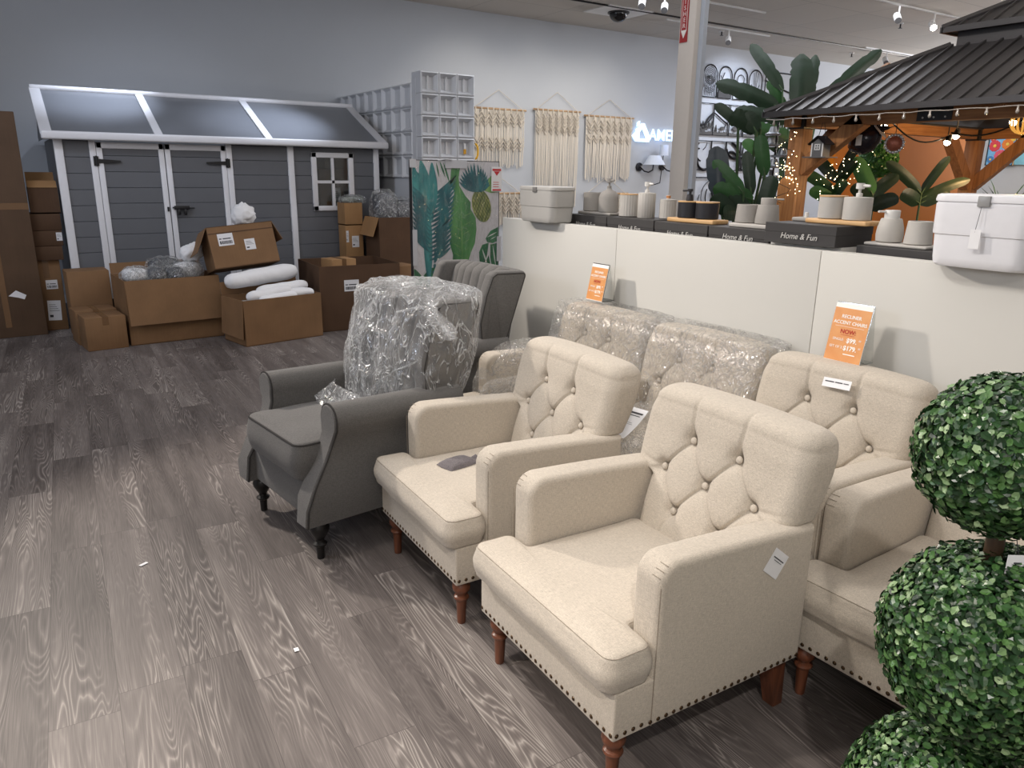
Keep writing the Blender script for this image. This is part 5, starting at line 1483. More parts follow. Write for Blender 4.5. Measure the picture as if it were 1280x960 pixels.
# ochre wall panel behind the pavilion, flower picture, further white wall
o = MB().box(10.95, 14.9, 7.5, 7.62, 0, 2.75).build('wall_ochre', plain('ochre_paint', (168,92,14), .8, spec=.1, var=.06, scale=2)); struct(o)
o = MB().box(11.6, 11.7, 3.2, 5.75, 0, 2.6).build('wall_display', M_wall); struct(o)
t = thing('flower_picture', 'bright flower painting on the white display wall at right', 'picture', (11.59, 5.365, 1.98))
MB().box(-.02,0,-.17,.17,-.19,.19).build('canvas', plain('picture_sky', (120,176,214), .6, var=.2, scale=8), t)
fl = [(-.07,.08,.08,(222,120,40)),(.09,.06,.08,(206,60,70)),(.0,-.07,.085,(214,84,104)),(-.12,-.10,.05,(90,140,70)),(.12,-.12,.05,(70,120,170)),(-.13,.15,.04,(236,190,70)),(.12,.15,.04,(200,60,60))]
for k, (y, z, r, c) in enumerate(fl):
    m = MB()
    for q in range(10):
        a = 2*PI*q/10; m.ball((-.022, y+r*.6*math.cos(a), z+r*.6*math.sin(a)), (.002, r*.36, r*.36), 8, 5)
    m.build('painted_flower', plain('petal%d' % k, c, .6, var=.15, scale=40), t)
    MB().ball((-.0245, y, z), (.002, r*.28, r*.28), 8, 5).build('painted_centre', plain('centre%d' % k, (232,190,80), .6), t)
MB().box(-.03,.002,-.18,-.17,-.2,.2).box(-.03,.002,.17,.18,-.2,.2).box(-.03,.002,-.18,.18,-.2,-.19).box(-.03,.002,-.18,.18,.19,.2).build('frame', M_black, t)
t = thing('flower_picture', 'second painting with blue background at the right edge', 'picture', (11.59, 5.005, 1.98))
MB().box(-.02,0,-.17,.17,-.19,.19).build('canvas', plain('picture_teal', (130,190,206), .6, var=.3, scale=10), t); MB().box(-.03,.002,.17,.18,-.2,.2).box(-.03,.002,-.18,-.17,-.2,.2).build('frame', M_trayw, t)

# ------------------------------------------------------------------ foliage plants
def leafmat(name, c1, c2, rough=.4):
    m, nt, b = newmat(name); L = nt.links.new
    tc = N(nt, 'ShaderNodeTexCoord'); n = N(nt, 'ShaderNodeTexNoise', i_Scale=6.0, i_Detail=4); L(tc.outputs['Object'], n.inputs['Vector'])
    mx = N(nt, 'ShaderNodeMix', data_type='RGBA'); mx.inputs[6].default_value = lin(c1); mx.inputs[7].default_value = lin(c2); L(n.outputs['Fac'], mx.inputs[0])
    L(mx.outputs[2], b.inputs['Base Color']); b.inputs['Roughness'].default_value = rough; return m
M_leafd = leafmat('leaf_dark', (18,36,24), (34,60,38)); M_leafm = leafmat('leaf_mid', (28,64,34), (52,98,48)); M_leafl = leafmat('leaf_light', (54,108,54), (98,150,84)); M_leafblue = leafmat('leaf_blue', (24,34,44), (44,58,66), .3)
M_stem = plain('plant_stem', (52,78,44), .6); M_pot = plain('plant_pot', (60,58,58), .6)
def add_leaf(parent, p0, p1, w, mat, droop=.12, fold=.25, face=(-.6,-.8,.2), tears=0, seed=0, stem0=None):
    """blade from p0 to p1 (local to parent), width w; optional petiole from stem0 to p0"""
    rnd = random.Random(seed); a, b = Vector(p0), Vector(p1); d = b-a; L = d.length; d.normalize()
    f = Vector(face); s = d.cross(f).normalized(); n = s.cross(d).normalized()
    nu, nv = 7, 16; vs = []; fs = []
    for j in range(nv+1):
        t = j/nv; hw = w*min(1, .25+t/.22)**.7*math.sqrt(max(.04, 1-max(0, (t-.72)/.28)**3))*(.86+.14*math.sin(PI*t))
        c = a + d*(L*t) + Vector((0,0,-droop*L*(t**2.2))) + n*(.04*L*math.sin(PI*t))
        for i in range(nu):
            u = -1+2*i/(nu-1)
            q = hw
            if tears and abs(u) > .6: q *= 1-.16*(1 if mnoise.noise(Vector((t*9, seed, u))) > .15 else 0)
            vs.append(c + s*(u*q) + n*(-fold*abs(u)*hw) + n*(.02*w*math.sin(t*40+seed)))
    for j in range(nv):
        for i in range(nu-1):
            fs.append((j*nu+i, j*nu+i+1, (j+1)*nu+i+1, (j+1)*nu+i))
    lf = MB().add(vs, fs).build('leaf', mat, parent, smooth=True)
    if stem0 is not None:
        s0 = Vector(stem0); mid = (s0+a)/2 + Vector((0,0,.05*(a-s0).length))
        MB().tube([s0, mid, a, a+d*(L*.5)+n*.012*0+Vector((0,0,-droop*L*.22)), ], [.018,.014,.011,.005], 6).build('stem', M_stem, lf, smooth=True)
    return lf
def pot(t, r=.17, h=.32): MB().lathe([(r*.75,0),(r,h),(r*.92,h),(r*.88,h-.04),(.001,h-.04)], 22).build('pot', M_pot, t, ang=35)
A0 = (7.60, 5.75, 0)
def LA(*p): return (p[0]-A0[0], p[1]-A0[1], p[2])
t = thing('banana_plant', 'tallest dark banana plant rising behind the pavilion roof corner', 'plant', A0); pot(t, .2, .4)
rt = LA(7.60, 5.75, .4)
specs = [((7.62,6.00,2.55),(7.40,6.33,3.08),.075,M_leafd),((7.60,6.0,2.36),(7.02,6.46,2.66),.095,M_leafd),((7.80,5.86,2.30),(7.86,5.97,2.98),.135,M_leafd),((7.88,5.84,2.42),(8.02,5.90,2.97),.07,M_leafd),
         ((8.0,5.76,2.42),(8.66,5.50,3.05),.08,M_leafd),((7.98,5.74,2.36),(8.58,5.42,2.78),.10,M_leafd),((7.68,5.98,2.34),(7.50,6.12,2.66),.06,M_leafm),((7.66,5.9,2.2),(7.2,6.3,2.36),.08,M_leafd),((7.7,5.85,2.0),(7.3,6.1,2.15),.10,M_leafm),((7.7,5.8,1.8),(7.35,5.95,2.05),.09,M_leafd)]
for k, (a, b, w, m) in enumerate(specs): add_leaf(t, LA(*a), LA(*b), w, m, .04, .18, (-.62,-.78,.1), 1, k+1, rt)
B0 = (5.40, 4.55, 0)
def LB(*p): return (p[0]-B0[0], p[1]-B0[1], p[2])
t = thing('leafy_potted_plant', 'dark leafy plant between the pillar and pavilion post, above black cups', 'plant', B0); pot(t, .17, .35)
rt = LB(5.40, 4.55, .35)
specs = [((5.24,4.54,2.02),(5.10,4.68,2.19),.045,M_leafd),((5.42,4.45,1.98),(5.16,4.56,2.10),.085,M_leafd),((5.36,4.44,1.95),(5.28,4.50,2.12),.06,M_leafd),((5.05,4.50,1.42),(5.06,4.60,1.86),.095,M_leafblue),((5.20,4.38,1.46),(5.02,4.58,1.74),.055,M_leafm),
         ((5.30,4.38,1.44),(5.28,4.46,1.82),.05,M_leafd),((5.30,4.36,1.40),(4.98,4.52,1.52),.075,M_leafm),((5.14,4.42,1.28),(4.95,4.50,1.44),.075,M_leafd),((5.28,4.36,1.25),(5.10,4.45,1.46),.08,M_leafd),((5.42,4.36,1.60),(5.36,4.40,1.95),.06,M_leafm),((5.40,4.34,1.3),(5.46,4.30,1.62),.07,M_leafd),((5.2,4.4,1.3),(5.02,4.42,1.30),.07,M_leafd),((5.45,4.40,1.75),(5.30,4.52,1.90),.05,M_leafl)]
for k, (a, b, w, m) in enumerate(specs): add_leaf(t, LB(*a), LB(*b), w, m, .06, .22, (-.72,-.66,.15), 1 if w > .07 else 0, k+31, rt)
# plants standing inside the pavilion
def plant_in(x, y, label, specs, name='leafy_potted_plant'):
    t = thing(name, label, 'plant', (x, y, 0)); pot(t, .16, .34)
    for k, (a, b, w, m) in enumerate(specs):
        b = tuple(a[q]+(b[q]-a[q])*1.22 for q in range(3))
        add_leaf(t, (a[0]-x, a[1]-y, a[2]), (b[0]-x, b[1]-y, b[2]), w*.74, m, .10, .2, (-.8,-.55,.2), 0, k+77, (0,0,.34))
    return t
plant_in(6.95, 4.72, 'bushy plant with drooping dark leaves below the birdhouse', [((6.95,4.70,1.55),(6.85,4.95,1.85),.08,M_leafd),((6.95,4.70,1.50),(6.75,4.42,1.74),.06,M_leafd),((6.95,4.72,1.45),(6.7,4.9,1.66),.08,M_leafm),((6.95,4.72,1.40),(6.7,4.46,1.58),.07,M_leafm),((6.95,4.70,1.35),(6.75,4.80,1.48),.09,M_leafl),((6.95,4.7,1.3),(6.72,4.6,1.42),.09,M_leafm),((6.95,4.7,1.6),(7.0,4.55,1.95),.06,M_leafd)])
plant_in(7.22, 4.50, 'plant with one big ribbed bright green leaf below the jewelled disc', [((7.24,4.48,1.42),(7.10,4.60,1.76),.105,M_leafl),((7.22,4.50,1.40),(7.38,4.38,1.62),.09,M_leafd),((7.22,4.5,1.35),(7.0,4.52,1.52),.09,M_leafd),((7.22,4.5,1.3),(7.3,4.30,1.42),.1,M_leafd)])
plant_in(7.70, 4.25, 'plant with long arching dark leaves in front of ochre wall', [((7.70,4.25,1.45),(7.42,4.42,1.74),.075,M_leafd),((7.70,4.25,1.45),(7.80,4.12,1.78),.06,M_leafd),((7.70,4.25,1.40),(7.98,4.02,1.60),.07,M_leafd),((7.7,4.25,1.35),(7.5,4.3,1.46),.10,M_leafd),((7.7,4.25,1.35),(7.85,4.1,1.48),.10,M_leafd)])
t = thing('spiky_grass_plant', 'spiky grassy plant at right behind the large white bin', 'plant', (8.40, 3.78, 0)); pot(t, .16, .34)
rnd = random.Random(9); m = MB()
for k in range(90):
    a = rnd.uniform(0, 2*PI); l = rnd.uniform(.3,.62); e = rnd.uniform(.5,1.4)
    p = [Vector((0,0,1.2)) + Vector((math.cos(a)*l*q*math.cos(e*.8), math.sin(a)*l*q*math.cos(e*.8), l*q*math.sin(e)-.18*q*q)) for q in (0,.35,.7,1)]
    m.tube(p, [.006,.006,.005,.001], 4, flat=.4)
m.tube([(0,0,.3),(0,0,1.22)], .03, 8)
m.build('blades', M_leafm, t)
def leafball(mb, c, r, n, ls, seed, jitter=.06):
    rnd = random.Random(seed); c = Vector(c)
    for k in range(n):
        z = 1-2*(k+.5)/n; a = k*2.399963; q = math.sqrt(max(0,1-z*z))
        nrm = (Vector((q*math.cos(a), q*math.sin(a), z)) + Vector((rnd.gauss(0,.25),rnd.gauss(0,.25),rnd.gauss(0,.25)))).normalized()
        base = Vector((q*math.cos(a), q*math.sin(a), z))
        p = c + base*(r*(1+rnd.uniform(-jitter,jitter)))
        t1 = nrm.orthogonal().normalized(); t1.rotate(Matrix.Rotation(rnd.uniform(0,2*PI),3,nrm)); t2 = nrm.cross(t1)
        L = ls*rnd.uniform(.75,1.25); w = L*.36
        tip = nrm*(L*rnd.uniform(-.1,.35))
        mb.add([p-t1*L*.5, p-t1*L*.15+t2*w+nrm*w*.35, p+t1*L*.25+t2*w*.8+nrm*w*.35+tip*.5, p+t1*L*.5+tip, p+t1*L*.25-t2*w*.8+nrm*w*.35+tip*.5, p-t1*L*.15-t2*w+nrm*w*.35, p+t1*L*.05+tip*.2], [(0,6,1),(1,6,2),(2,6,3),(3,6,4),(4,6,5),(5,6,0)])
M_topi = leafmat('box_leaf', (30,70,30), (66,124,50), .35)
t = thing('ball_topiary', 'small leafy ball topiary inside pavilion, left of the jewelled disc', 'topiary', (7.80, 4.82, 0)); pot(t, .12, .3)
m = MB(); leafball(m, (0,0,1.79), .18, 900, .045, 5); m.ball((0,0,1.79), .165, 16, 10); m.build('foliage_ball', M_topi, t); MB().tube([(0,0,.28),(0,0,1.65)], .02, 8).build('trunk', M_stem, t)

# wind-chime lantern stand of glass discs beyond the post
M_glint = plain('cut_glass', (150,156,164), .12, .5)
t = thing('glass_display', 'tall hanging column of glass and metal discs left of the pavilion post', 'ornament', (6.62, 5.22, 0))
for k in range(9):
    MB().lathe([(.11-.02*(k % 3), 0),(.12-.02*(k % 3), .02),(.05,.035),(.03,.09)], 16, M=Matrix.Translation((.06*math.sin(k*2.3), .06*math.cos(k*1.7), 1.15+.105*k)), cap=True).build('glass_disc', M_glint, t, ang=35)
MB().tube([(0,0,0),(0,0,2.12)], .012, 6).build('pole', M_black, t)
# ------------------------------------------------------------------ things on and around the chairs
def place_local(ch, p):
    return Matrix.LocRotScale(ch.location, ch.rotation_euler, None) @ Vector(p)
M_orange = None
def orange_mat():
    m, nt, b = newmat('orange_card'); L = nt.links.new
    tc = N(nt, 'ShaderNodeTexCoord'); n = N(nt, 'ShaderNodeTexNoise', i_Scale=14.0, i_Detail=4); L(tc.outputs['Object'], n.inputs['Vector'])
    mx = N(nt, 'ShaderNodeMix', data_type='RGBA'); mx.inputs[6].default_value = lin((210,128,62)); mx.inputs[7].default_value = lin((230,176,116)); L(n.outputs['Fac'], mx.inputs[0])
    L(mx.outputs[2], b.inputs['Base Color']); b.inputs['Roughness'].default_value = .4; return m
M_orange = orange_mat(); M_acryl = glassmat('acrylic', .12); M_txtw = plain('card_white', (250,246,240), .6); M_txtr = plain('card_red', (178,44,30), .6)
def price_sign(loc, rz, label, w=.168, h=.262, lean=-12):
    t = thing('price_sign', label, 'price sign', loc, rz, 'orange price signs on the chair backs')
    X = Matrix.Rotation(R(lean), 4, 'X')
    MB().box(-w/2, w/2, .0012, .0032, 0, h, M=X).build('acrylic_sheet', M_acryl, t)
    MB().add([(-w/2,.003,0),(w/2,.003,0),(w/2,.09,.0),(-w/2,.09,.0),(-w/2,.003,.004),(w/2,.003,.004),(w/2,.09,.004),(-w/2,.09,.004)], [(0,3,2,1),(4,5,6,7),(0,1,5,4),(1,2,6,5),(2,3,7,6),(3,0,4,7)]).build('acrylic_foot', M_acryl, t)
    MB().add([(-w/2,.088,.0),(w/2,.088,.0),(w/2,(X@Vector((0,.006,h))).y,(X@Vector((0,0,h))).z),(-w/2,(X@Vector((0,.006,h))).y,(X@Vector((0,0,h))).z)], [(0,1,2,3)]).build('acrylic_back', M_acryl, t)
    MB().box(-w/2+.002, w/2-.002, -.0006, .0010, .0, h-.004, M=X).build('white_backing', M_txtw, t)
    c = MB().box(-w/2+.003, w/2-.003, -.0014, -.0008, .003, h-.022, M=X).build('orange_card', M_orange, t)
    def tx(s, size, z, mat, x=0, **k):
        p = X @ Vector((x, -.0022, z)); return text_mesh('lettering', s, size, mat, c, p, (R(90+lean),0,0), ext=.0003, **k)
    z = h
    K = h/.262
    tx('RECLINER', .021*K, z-.062*K, M_txtw, bold=.0003); tx('ACCENT CHAIRS', .0205*K, z-.089*K, M_txtw, bold=.0003)
    MB().box(-w*.38, w*.38, -.0020, -.0014, z-.106*K, z-.105*K, M=X).build('rule', M_txtw, c)
    tx('NOW:', .026*K, z-.128*K, M_txtr, bold=.0005); MB().box(-.032*K, .032*K, -.0020, -.0014, z-.1435*K, z-.142*K, M=X).build('underline', M_txtr, c)
    tx('SINGLE:', .0155*K, z-.164*K, M_txtw, -.038*K); tx('$99.', .028*K, z-.165*K, M_txtw, .026*K, bold=.0006); tx('00', .011*K, z-.158*K, M_txtw, .064*K)
    tx('SET OF 2:', .0155*K, z-.198*K, M_txtw, -.040*K); tx('$179.', .028*K, z-.199*K, M_txtw, .026*K, bold=.0006); tx('00', .011*K, z-.192*K, M_txtw, .069*K)
    MB().box(.0, .055*K, -.0020, -.0014, z-.2275*K, z-.2235*K, M=X).build('small_print', M_txtw, c)
    return t
p = place_local(R2, (-.035, .765, .900)); price_sign(p, -88.5, 'orange price sign on bare chair back, larger and nearer of the two', .158, .232)
p = place_local(R4, (-.150, .765, .918)); price_sign(p, -89, 'orange price sign on the plastic-wrapped chair back, smaller and farther', .140, .205)
# paper slip over the top of the bare chair back
def paper(name, label, loc, rot, w, h, lines, cat='paper', bend=0):
    def f(u, v): return ((u-.5)*w, -bend*math.sin(PI*v)*.0-bend*(v-.5)**2*4, (v-.5)*h)
    o = MB().grid(f, 5, 7).build(name, M_paper, None, smooth=True); o.location = loc; o.rotation_euler = rot
    tag(o, label, cat)
    m = MB()
    for (x0, x1, z, th) in lines: m.box(x0*w, x1*w, -.0012-bend*((z)**2*4), -.0006-bend*((z)**2*4), z*h-th/2, z*h+th/2)
    if lines: m.build('print', M_ink, o)
    return o
p = place_local(R2, (.03, .648, .845)); paper('paper_label', 'white paper strip stuck near the top of the bare chair back', p, (R(-22),R(-3),R(-88.5)), .115, .036, [(-.42,-.1,.12,.004),(-.06,.2,.12,.004),(.24,.42,.12,.003)], 'label')
# diamond tag on the nearest chair
p = place_local(F1, (.3585, .560, .552)); o = paper('paper_tag', 'white diamond-hung paper tag on the side of the nearest chair', p, (0, R(38), R(-2.07)), .075, .075, [(-.36,.36,.18,.003),(-.25,.30,.08,.0015)], 'label')
# grey sachet on the second chair's seat
Ms = fabric('sachet_linen', (112,106,108), .6, 1.25)
p = place_local(F2, (-.085, .235, .455))
sa = thing('sachet', 'small grey linen sachet lying on the seat of the second chair', 'sachet', p, 10)
def sac(u, v):
    x, y = (u-.5)*2, (v-.5)*2
    q = (1-abs(x)**2.6)*(1-abs(y)**2.6)
    return (x*.075*(1-.06*y*y), y*.052*(1-.06*x*x), .022*max(0,q)**.5+.002*mnoise.noise(Vector((x*4,y*4,0))))
mb = MB().grid(sac, 22, 18); mb.grid(lambda u, v: (lambda s: (s[0], s[1], -min(s[2], .006)))(sac(u, v)), 22, 18); mb.build('pouch', Ms, sa, smooth=True)
mb = MB().grid(lambda u, v: (.072+.03*u, (-.035+.055*v)*(1+.3*u)-.012, .004+.010*math.sin(v*9)*u), 8, 10); mb.build('gathered_end', Ms, sa, smooth=True)

# clear wrap
M_film = film('stretch_film', (244,246,248), .17, .14, 8, .9, (1,1,.40), .85, .10, .034, 2.2)
M_film2 = film('stretch_film_tight', (244,242,238), .10, .13, 9, .9, (1,.8,.8), .70, .13, .026, 2.5)
M_film3 = film('bag_film', (226,230,232), .10, .12, 10, .9, (1,1,.8), .6, .08)
def shell(fn, nu, nv, seed, amp, sc=(5,5,2.2), closeu=True):
    def g(u, v):
        p = Vector(fn(u, v)); s = Vector((p.x*sc[0], p.y*sc[1], p.z*sc[2])) + Vector((seed*3.7, seed, 0))
        r = 1-abs(mnoise.noise(s))*2; r2 = 1-abs(mnoise.noise(s*2.3))*2; r3 = mnoise.noise(s*.5)
        q = Vector((p.x, p.y-shell.cy, 0)); q = q.normalized() if q.length > 1e-4 else Vector((0,0,1))
        return p + q*(amp*(r*.6+r2*.35+r3*.5)) + Vector((0,0,amp*.5*r2))
    return MB().grid(g, nu, nv, closeu=closeu)
shell.cy = .7
def rr(a, hx, hy, n=4):
    c, s = math.cos(a), math.sin(a); return (hx*math.copysign(abs(c)**(2/n), c), hy*math.copysign(abs(s)**(2/n), s))
def wrapthing(ch, label):
    t = thing('clear_plastic_wrap', label, 'plastic wrap', ch.location); t.rotation_euler = ch.rotation_euler; return t
# grey chair: loose bundle round the back
t = wrapthing(G1, 'loose crumpled clear plastic bundled round the back of the front grey chair')
def f(u, v):
    a = 2*PI*u; z = .50+.535*min(1, v/.86)
    k = .93+.15*math.sin(PI*min(1, v/.86)*.85)
    hx, hy = .335*k, .195*k; cy = .585+.135*(z-.5)/.55
    if v > .86:
        q = (v-.86)/.14; sc = math.cos(q*PI/2)**.8 if q < 1 else 0
        hx *= max(.02, sc); hy *= max(.02, sc); z = 1.035+.045*math.sin(q*PI/2)
    x, y = rr(a, hx, hy, 3)
    if v < .1: z -= .03*math.sin(u*2*PI*3)
    return (x, cy+y, z)
o = shell(f, 160, 96, 2, .045, (5,5,3)).build('film_sheet', M_film, t, smooth=True)
def flare(u, v):
    a = 1.1*PI+.8*PI*u; k = 1.0+.42*v; x, y = rr(a, .255+.02*v, .24*k); return (x, .60+y, .60-.075*v*1.0+.02*math.sin(u*25)*v)
shell.cy = .62
shell(flare, 70, 14, 5, .030, (7,7,5), False).build('film_skirt', M_film, t, smooth=True)
tailp = [(.32,.56,1.00),(.36,.54,1.03),(.41,.53,1.01),(.46,.55,.95),(.50,.56,.93)]
def tail(u, v):
    i = min(3, int(u*4)); p = Vector(tailp[i]).lerp(Vector(tailp[i+1]), u*4-i); return tuple(p + Vector((0,.0,(v-.5)*(.13*(1-u)+.035))) + Vector((0,.03*math.sin(v*9+u*6),0)))
MB().grid(tail, 30, 10).build('film_tail', M_film, t, smooth=True)
for k in range(3): # twisted ropes of film
    pass
rp_ = MB()
for (pts, r) in (([(-.02,.37,1.06),(-.10,.345,.95),(-.13,.34,.82),(-.05,.335,.70),(.02,.31,.56)], .011), ([(.30,.40,1.03),(.17,.35,.99),(.13,.335,.88),(.12,.33,.78)], .012), ([(.36,.50,.82),(.22,.35,.74),(.10,.32,.66),(.0,.30,.55)], .008)):
    pts = [(x, .585+.135*(z-.5)/.55-.203+.9*max(0, abs(x)-.2)**1.5*2, z) for x, y, z in pts]
    P = []
    for i in range(len(pts)-1):
        for q in range(6): P.append(Vector(pts[i]).lerp(Vector(pts[i+1]), q/6) + Vector((random.uniform(-.008,.008), random.uniform(-.006,.004), 0)))
    rp_.tube(P, [r*random.uniform(.5,1.4) for _ in P], 6, flat=.5)
M_rope = film('film_rope', (244,246,248), .45, .14, 30, .8, (1,1,.3), .6, .1)
rp_.build('twisted_film', M_rope, t, smooth=True)
# beige wrapped chairs
def wrap_back(t, seed, seg='back_film'):
    def f(u, v):
        a = 2*PI*u; vv = min(1, v/.88); z = .475+.418*vv
        y0 = back_profile(min(z, .86))-.055; y1 = y0+.225+.02*vv
        hx = .30+.068*smooth01(.58,.66,z)
        hy = (y1-y0)/2; cy = (y0+y1)/2
        if v > .88:
            q = (v-.88)/.12; s = max(.02, math.cos(q*PI/2)); hx *= .9*s+.1*s; hy *= s; z = .893+.018*math.sin(q*PI/2)
        x, y = rr(a, hx, hy, 6); return (x, cy+y, z)
    shell.cy = .72
    shell(f, 110, 60, seed, .011, (6,6,5)).build(seg, M_film2, t, smooth=True)
def wrap_arm(t, sx, seed):
    def f(u, v):
        a = 2*PI*u; y = .07+.62*v; s = min(1, math.sin(PI*min(v, .5))**.5*1.02+.02)
        x, z = rr(a, .085*s, .255*s, 5); return (sx*.308+x, y, .435+z*1.0)
    o = shell2(f, 60, 40, seed, .016); o.build('arm_film', M_film2, t, smooth=True)
def shell2(fn, nu, nv, seed, amp):
    def g(u, v):
        p = Vector(fn(u, v)); s = p*7+Vector((seed*2.1, seed, seed*.3)); return p + Vector((mnoise.noise(s), mnoise.noise(s+Vector((9,0,0))), mnoise.noise(s+Vector((0,9,0)))))*amp
    return MB().grid(g, nu, nv, closeu=True)
def wrap_seat(t, seed):
    def f(u, v):
        a = 2*PI*u; vv = v; y = -.07+.62*vv; s = min(1, math.sin(PI*min(vv, .5))**.4*1.02+.02)
        x, z = rr(a, .255*s, .185*s, 5); return (x, y, .37+z)
    shell2(f, 80, 36, seed, .02).build('seat_film', M_film2, t, smooth=True)
t3 = wrapthing(R3, 'clear stretch plastic round the wrapped chair without a sign'); wrap_back(t3, 3); wrap_seat(t3, 4)
t4 = wrapthing(R4, 'clear stretch plastic round the wrapped chair carrying the small sign'); wrap_back(t4, 6); wrap_arm(t4, -1, 2); wrap_seat(t4, 8)
p = place_local(R3, (.07, .16, .583)); o = paper('leaflet', 'white printed sheet lying in the plastic on the wrapped chair seat', p, (R(-68),R(2),R(-74)), .15, .20, [(-.42,.42,.36,.010),(-.40,.38,.28,.004),(-.4,.3,.05,.001),(-.4,.35,.0,.001)], 'paper', .01)

# ------------------------------------------------------------------ contents of the open cartons
M_pack = plain('grey_pack', (58,62,70), .6, bump=.3, bscale=18, bdist=.02); M_roll = plain('white_fleece', (226,226,228), .8, bump=.25, bscale=14, bdist=.02)
M_filmw = film('poly_bag', (232,234,234), .08, .12, 9, .9, (1,1,1), .65, .09, .04)
def lump(nu, nv, c, r, seed, amp, n=3.0, squash=1):
    def g(u, v):
        a = 2*PI*u; b = PI*(v-.5)
        cb, sb = math.cos(b), math.sin(b)
        x, y = rr(a, 1, 1, n); k = abs(cb)**(2/n)
        p = Vector((r[0]*x*k, r[1]*y*k, r[2]*math.copysign(abs(sb)**(2/n), sb)))
        s = p*(4/max(r)*.5)+Vector((seed*1.7, seed*.9, 0))
        nn = p.normalized() if p.length > 0 else Vector((0,0,1))
        return Vector(c) + p + nn*(amp*(1-2*abs(mnoise.noise(s)))*.7 + amp*.5*mnoise.noise(s*2.7))
    return MB().grid(g, nu, nv, closeu=True)
def bagged(name, label, cat, loc, r, seed, inner, rz=0, grp=None, film_m=None):
    t = thing(name, label, cat, loc, rz, grp)
    if inner is not None:
        lump(24, 14, (0,0,0), (r[0]*.86, r[1]*.86, r[2]*.82), seed, .010).build('pack', inner, t, smooth=True)
    lump(48, 28, (0,0,0), r, seed+1, .022 if max(r) > .1 else .012, 2.6).build('clear_bag', film_m or M_filmw, t, smooth=True)
    return t
G_P = 'bagged packs in the big open carton'
ci = place_local(c1, (0,0,0))
def C1(x, y, z): return place_local(c1, (x, y, z))
bagged('bagged_pack', 'clear bag end crumpled at left in the big open carton', 'bag', C1(-.28,.20,.625), (.12,.13,.075), 3, M_roll, 10, G_P)
bagged('bagged_pack', 'dark grey bagged pack at front left of the big open carton', 'bag', C1(-.12,.13,.615), (.085,.09,.09), 5, M_pack, 5, G_P)
bagged('bagged_pack', 'dark grey bagged pack beside front left one in big open carton', 'bag', C1(.055,.13,.610), (.085,.09,.085), 8, M_pack, -5, G_P)
bagged('bagged_pack', 'dark grey bagged pack at the rear of the big open carton', 'bag', C1(.02,.38,.675), (.16,.12,.085), 11, M_pack, 0, G_P)
bagged('bagged_pack', 'white bagged pack slanting up at right in the big open carton', 'bag', C1(.20,.28,.635), (.16,.11,.09), 14, M_roll, 25, G_P)
o = MB().box(-.40,.40,.02,.60,.015,.50).build('carton_filling', M_pack, None); o.location = c1.location; o.rotation_euler = c1.rotation_euler; tag(o, 'dark packs filling the lower part of the big open carton', 'pack')
G_R = 'white rolls in the middle open carton'
def roll(label, x, y, z, L, r, rz, tilt, seed):
    t = thing('white_roll', label, 'roll', place_local(c2, (x, y, z)), rz, G_R); t.rotation_euler = (0, R(tilt), R(rz))
    def g(u, v):
        a = 2*PI*u; b = max(-1, min(1, (v-.5)*2)); s = (1-abs(b)**8)**.5 if abs(b) < 1 else 0
        p = Vector((b*L/2, r*s*math.cos(a), r*s*.85*math.sin(a))); return p + Vector((0,1,0))*0 + Vector((0, mnoise.noise(p*9+Vector((seed,0,0))), mnoise.noise(p*9+Vector((0,seed,0)))))*.008
    MB().grid(g, 28, 30, closeu=True).build('fleece', M_roll, t, smooth=True)
    return t
roll('long white roll under the tilted carton', -.02, .37, .590, .76, .092, 11, -5, 1)
roll('white roll lying across the rear right of the middle carton', .10, .20, .485, .56, .060, 14, -2, 2)
roll('white roll at front left of the middle carton', -.08, .12, .455, .46, .058, 9, -5, 3)
roll('short white roll at the very front of the middle carton', -.02, .06, .42, .40, .050, 16, -3, 4)
roll('white roll at front right of the middle carton', .22, .10, .44, .30, .052, 8, 3, 5)
o = MB().box(-.385,.385,.012,.448,.012,.36).build('carton_filling', M_roll, None); o.location = c2.location; o.rotation_euler = c2.rotation_euler; tag(o, 'white rolls filling the bottom of the middle carton', 'roll')
# white bags around the tilted carton
o = lump(30, 20, (0,0,0), (.10,.07,.10), 4, .03, 2.2).build('white_bag', M_roll, None, smooth=True); o.location = (1.92, 7.76, 1.155); o.rotation_euler = (0, R(18), 0); tag(o, 'white plastic bag poking up behind the tilted carton', 'bag')
o = lump(30, 20, (0,0,0), (.10,.06,.075), 9, .025, 2.2).build('white_bag', M_roll, None, smooth=True); o.location = (1.44, 7.93, .80); o.rotation_euler = (0, R(-20), 0); tag(o, 'white plastic bag sticking out left of the tilted carton', 'bag')
o = MB().box(-.2,.2,-.12,.12,0,.34).build('packing_foam', M_roll, None, loc=(1.76, 8.06, .70)); o = MB()
bpy.data.objects.remove(bpy.data.objects['packing_foam'])
# bags on the right-hand stack
M_foil = plain('foil_bag', (150,158,150), .25, .5, bump=.6, bscale=30, bdist=.02)
bagged('foil_bag', 'shiny foil bag on top of the narrow stack under shed window', 'bag', (3.335, 8.47, 1.268), (.15,.085,.050), 21, M_foil, 0, 'clear bags on the right-hand stack')
bagged('clear_bag', 'tall clear bag heaped at left in the open dark carton', 'bag', (3.585, 8.15, 1.19), (.15,.14,.20), 24, M_pack, 0, 'clear bags on the right-hand stack')
bagged('clear_bag', 'clear bag at right in the open dark carton, touching leaf-print panel', 'bag', (3.82, 8.15, 1.14), (.14,.14,.155), 28, M_pack, 0, 'clear bags on the right-hand stack')
o = MB().box(-.255,.255,.02,.39,.012,1.0).build('carton_filling', M_card_d, None); o.location = c5.location; o.rotation_euler = c5.rotation_euler; tag(o, 'packing filling the open dark carton under the clear bags', 'box')
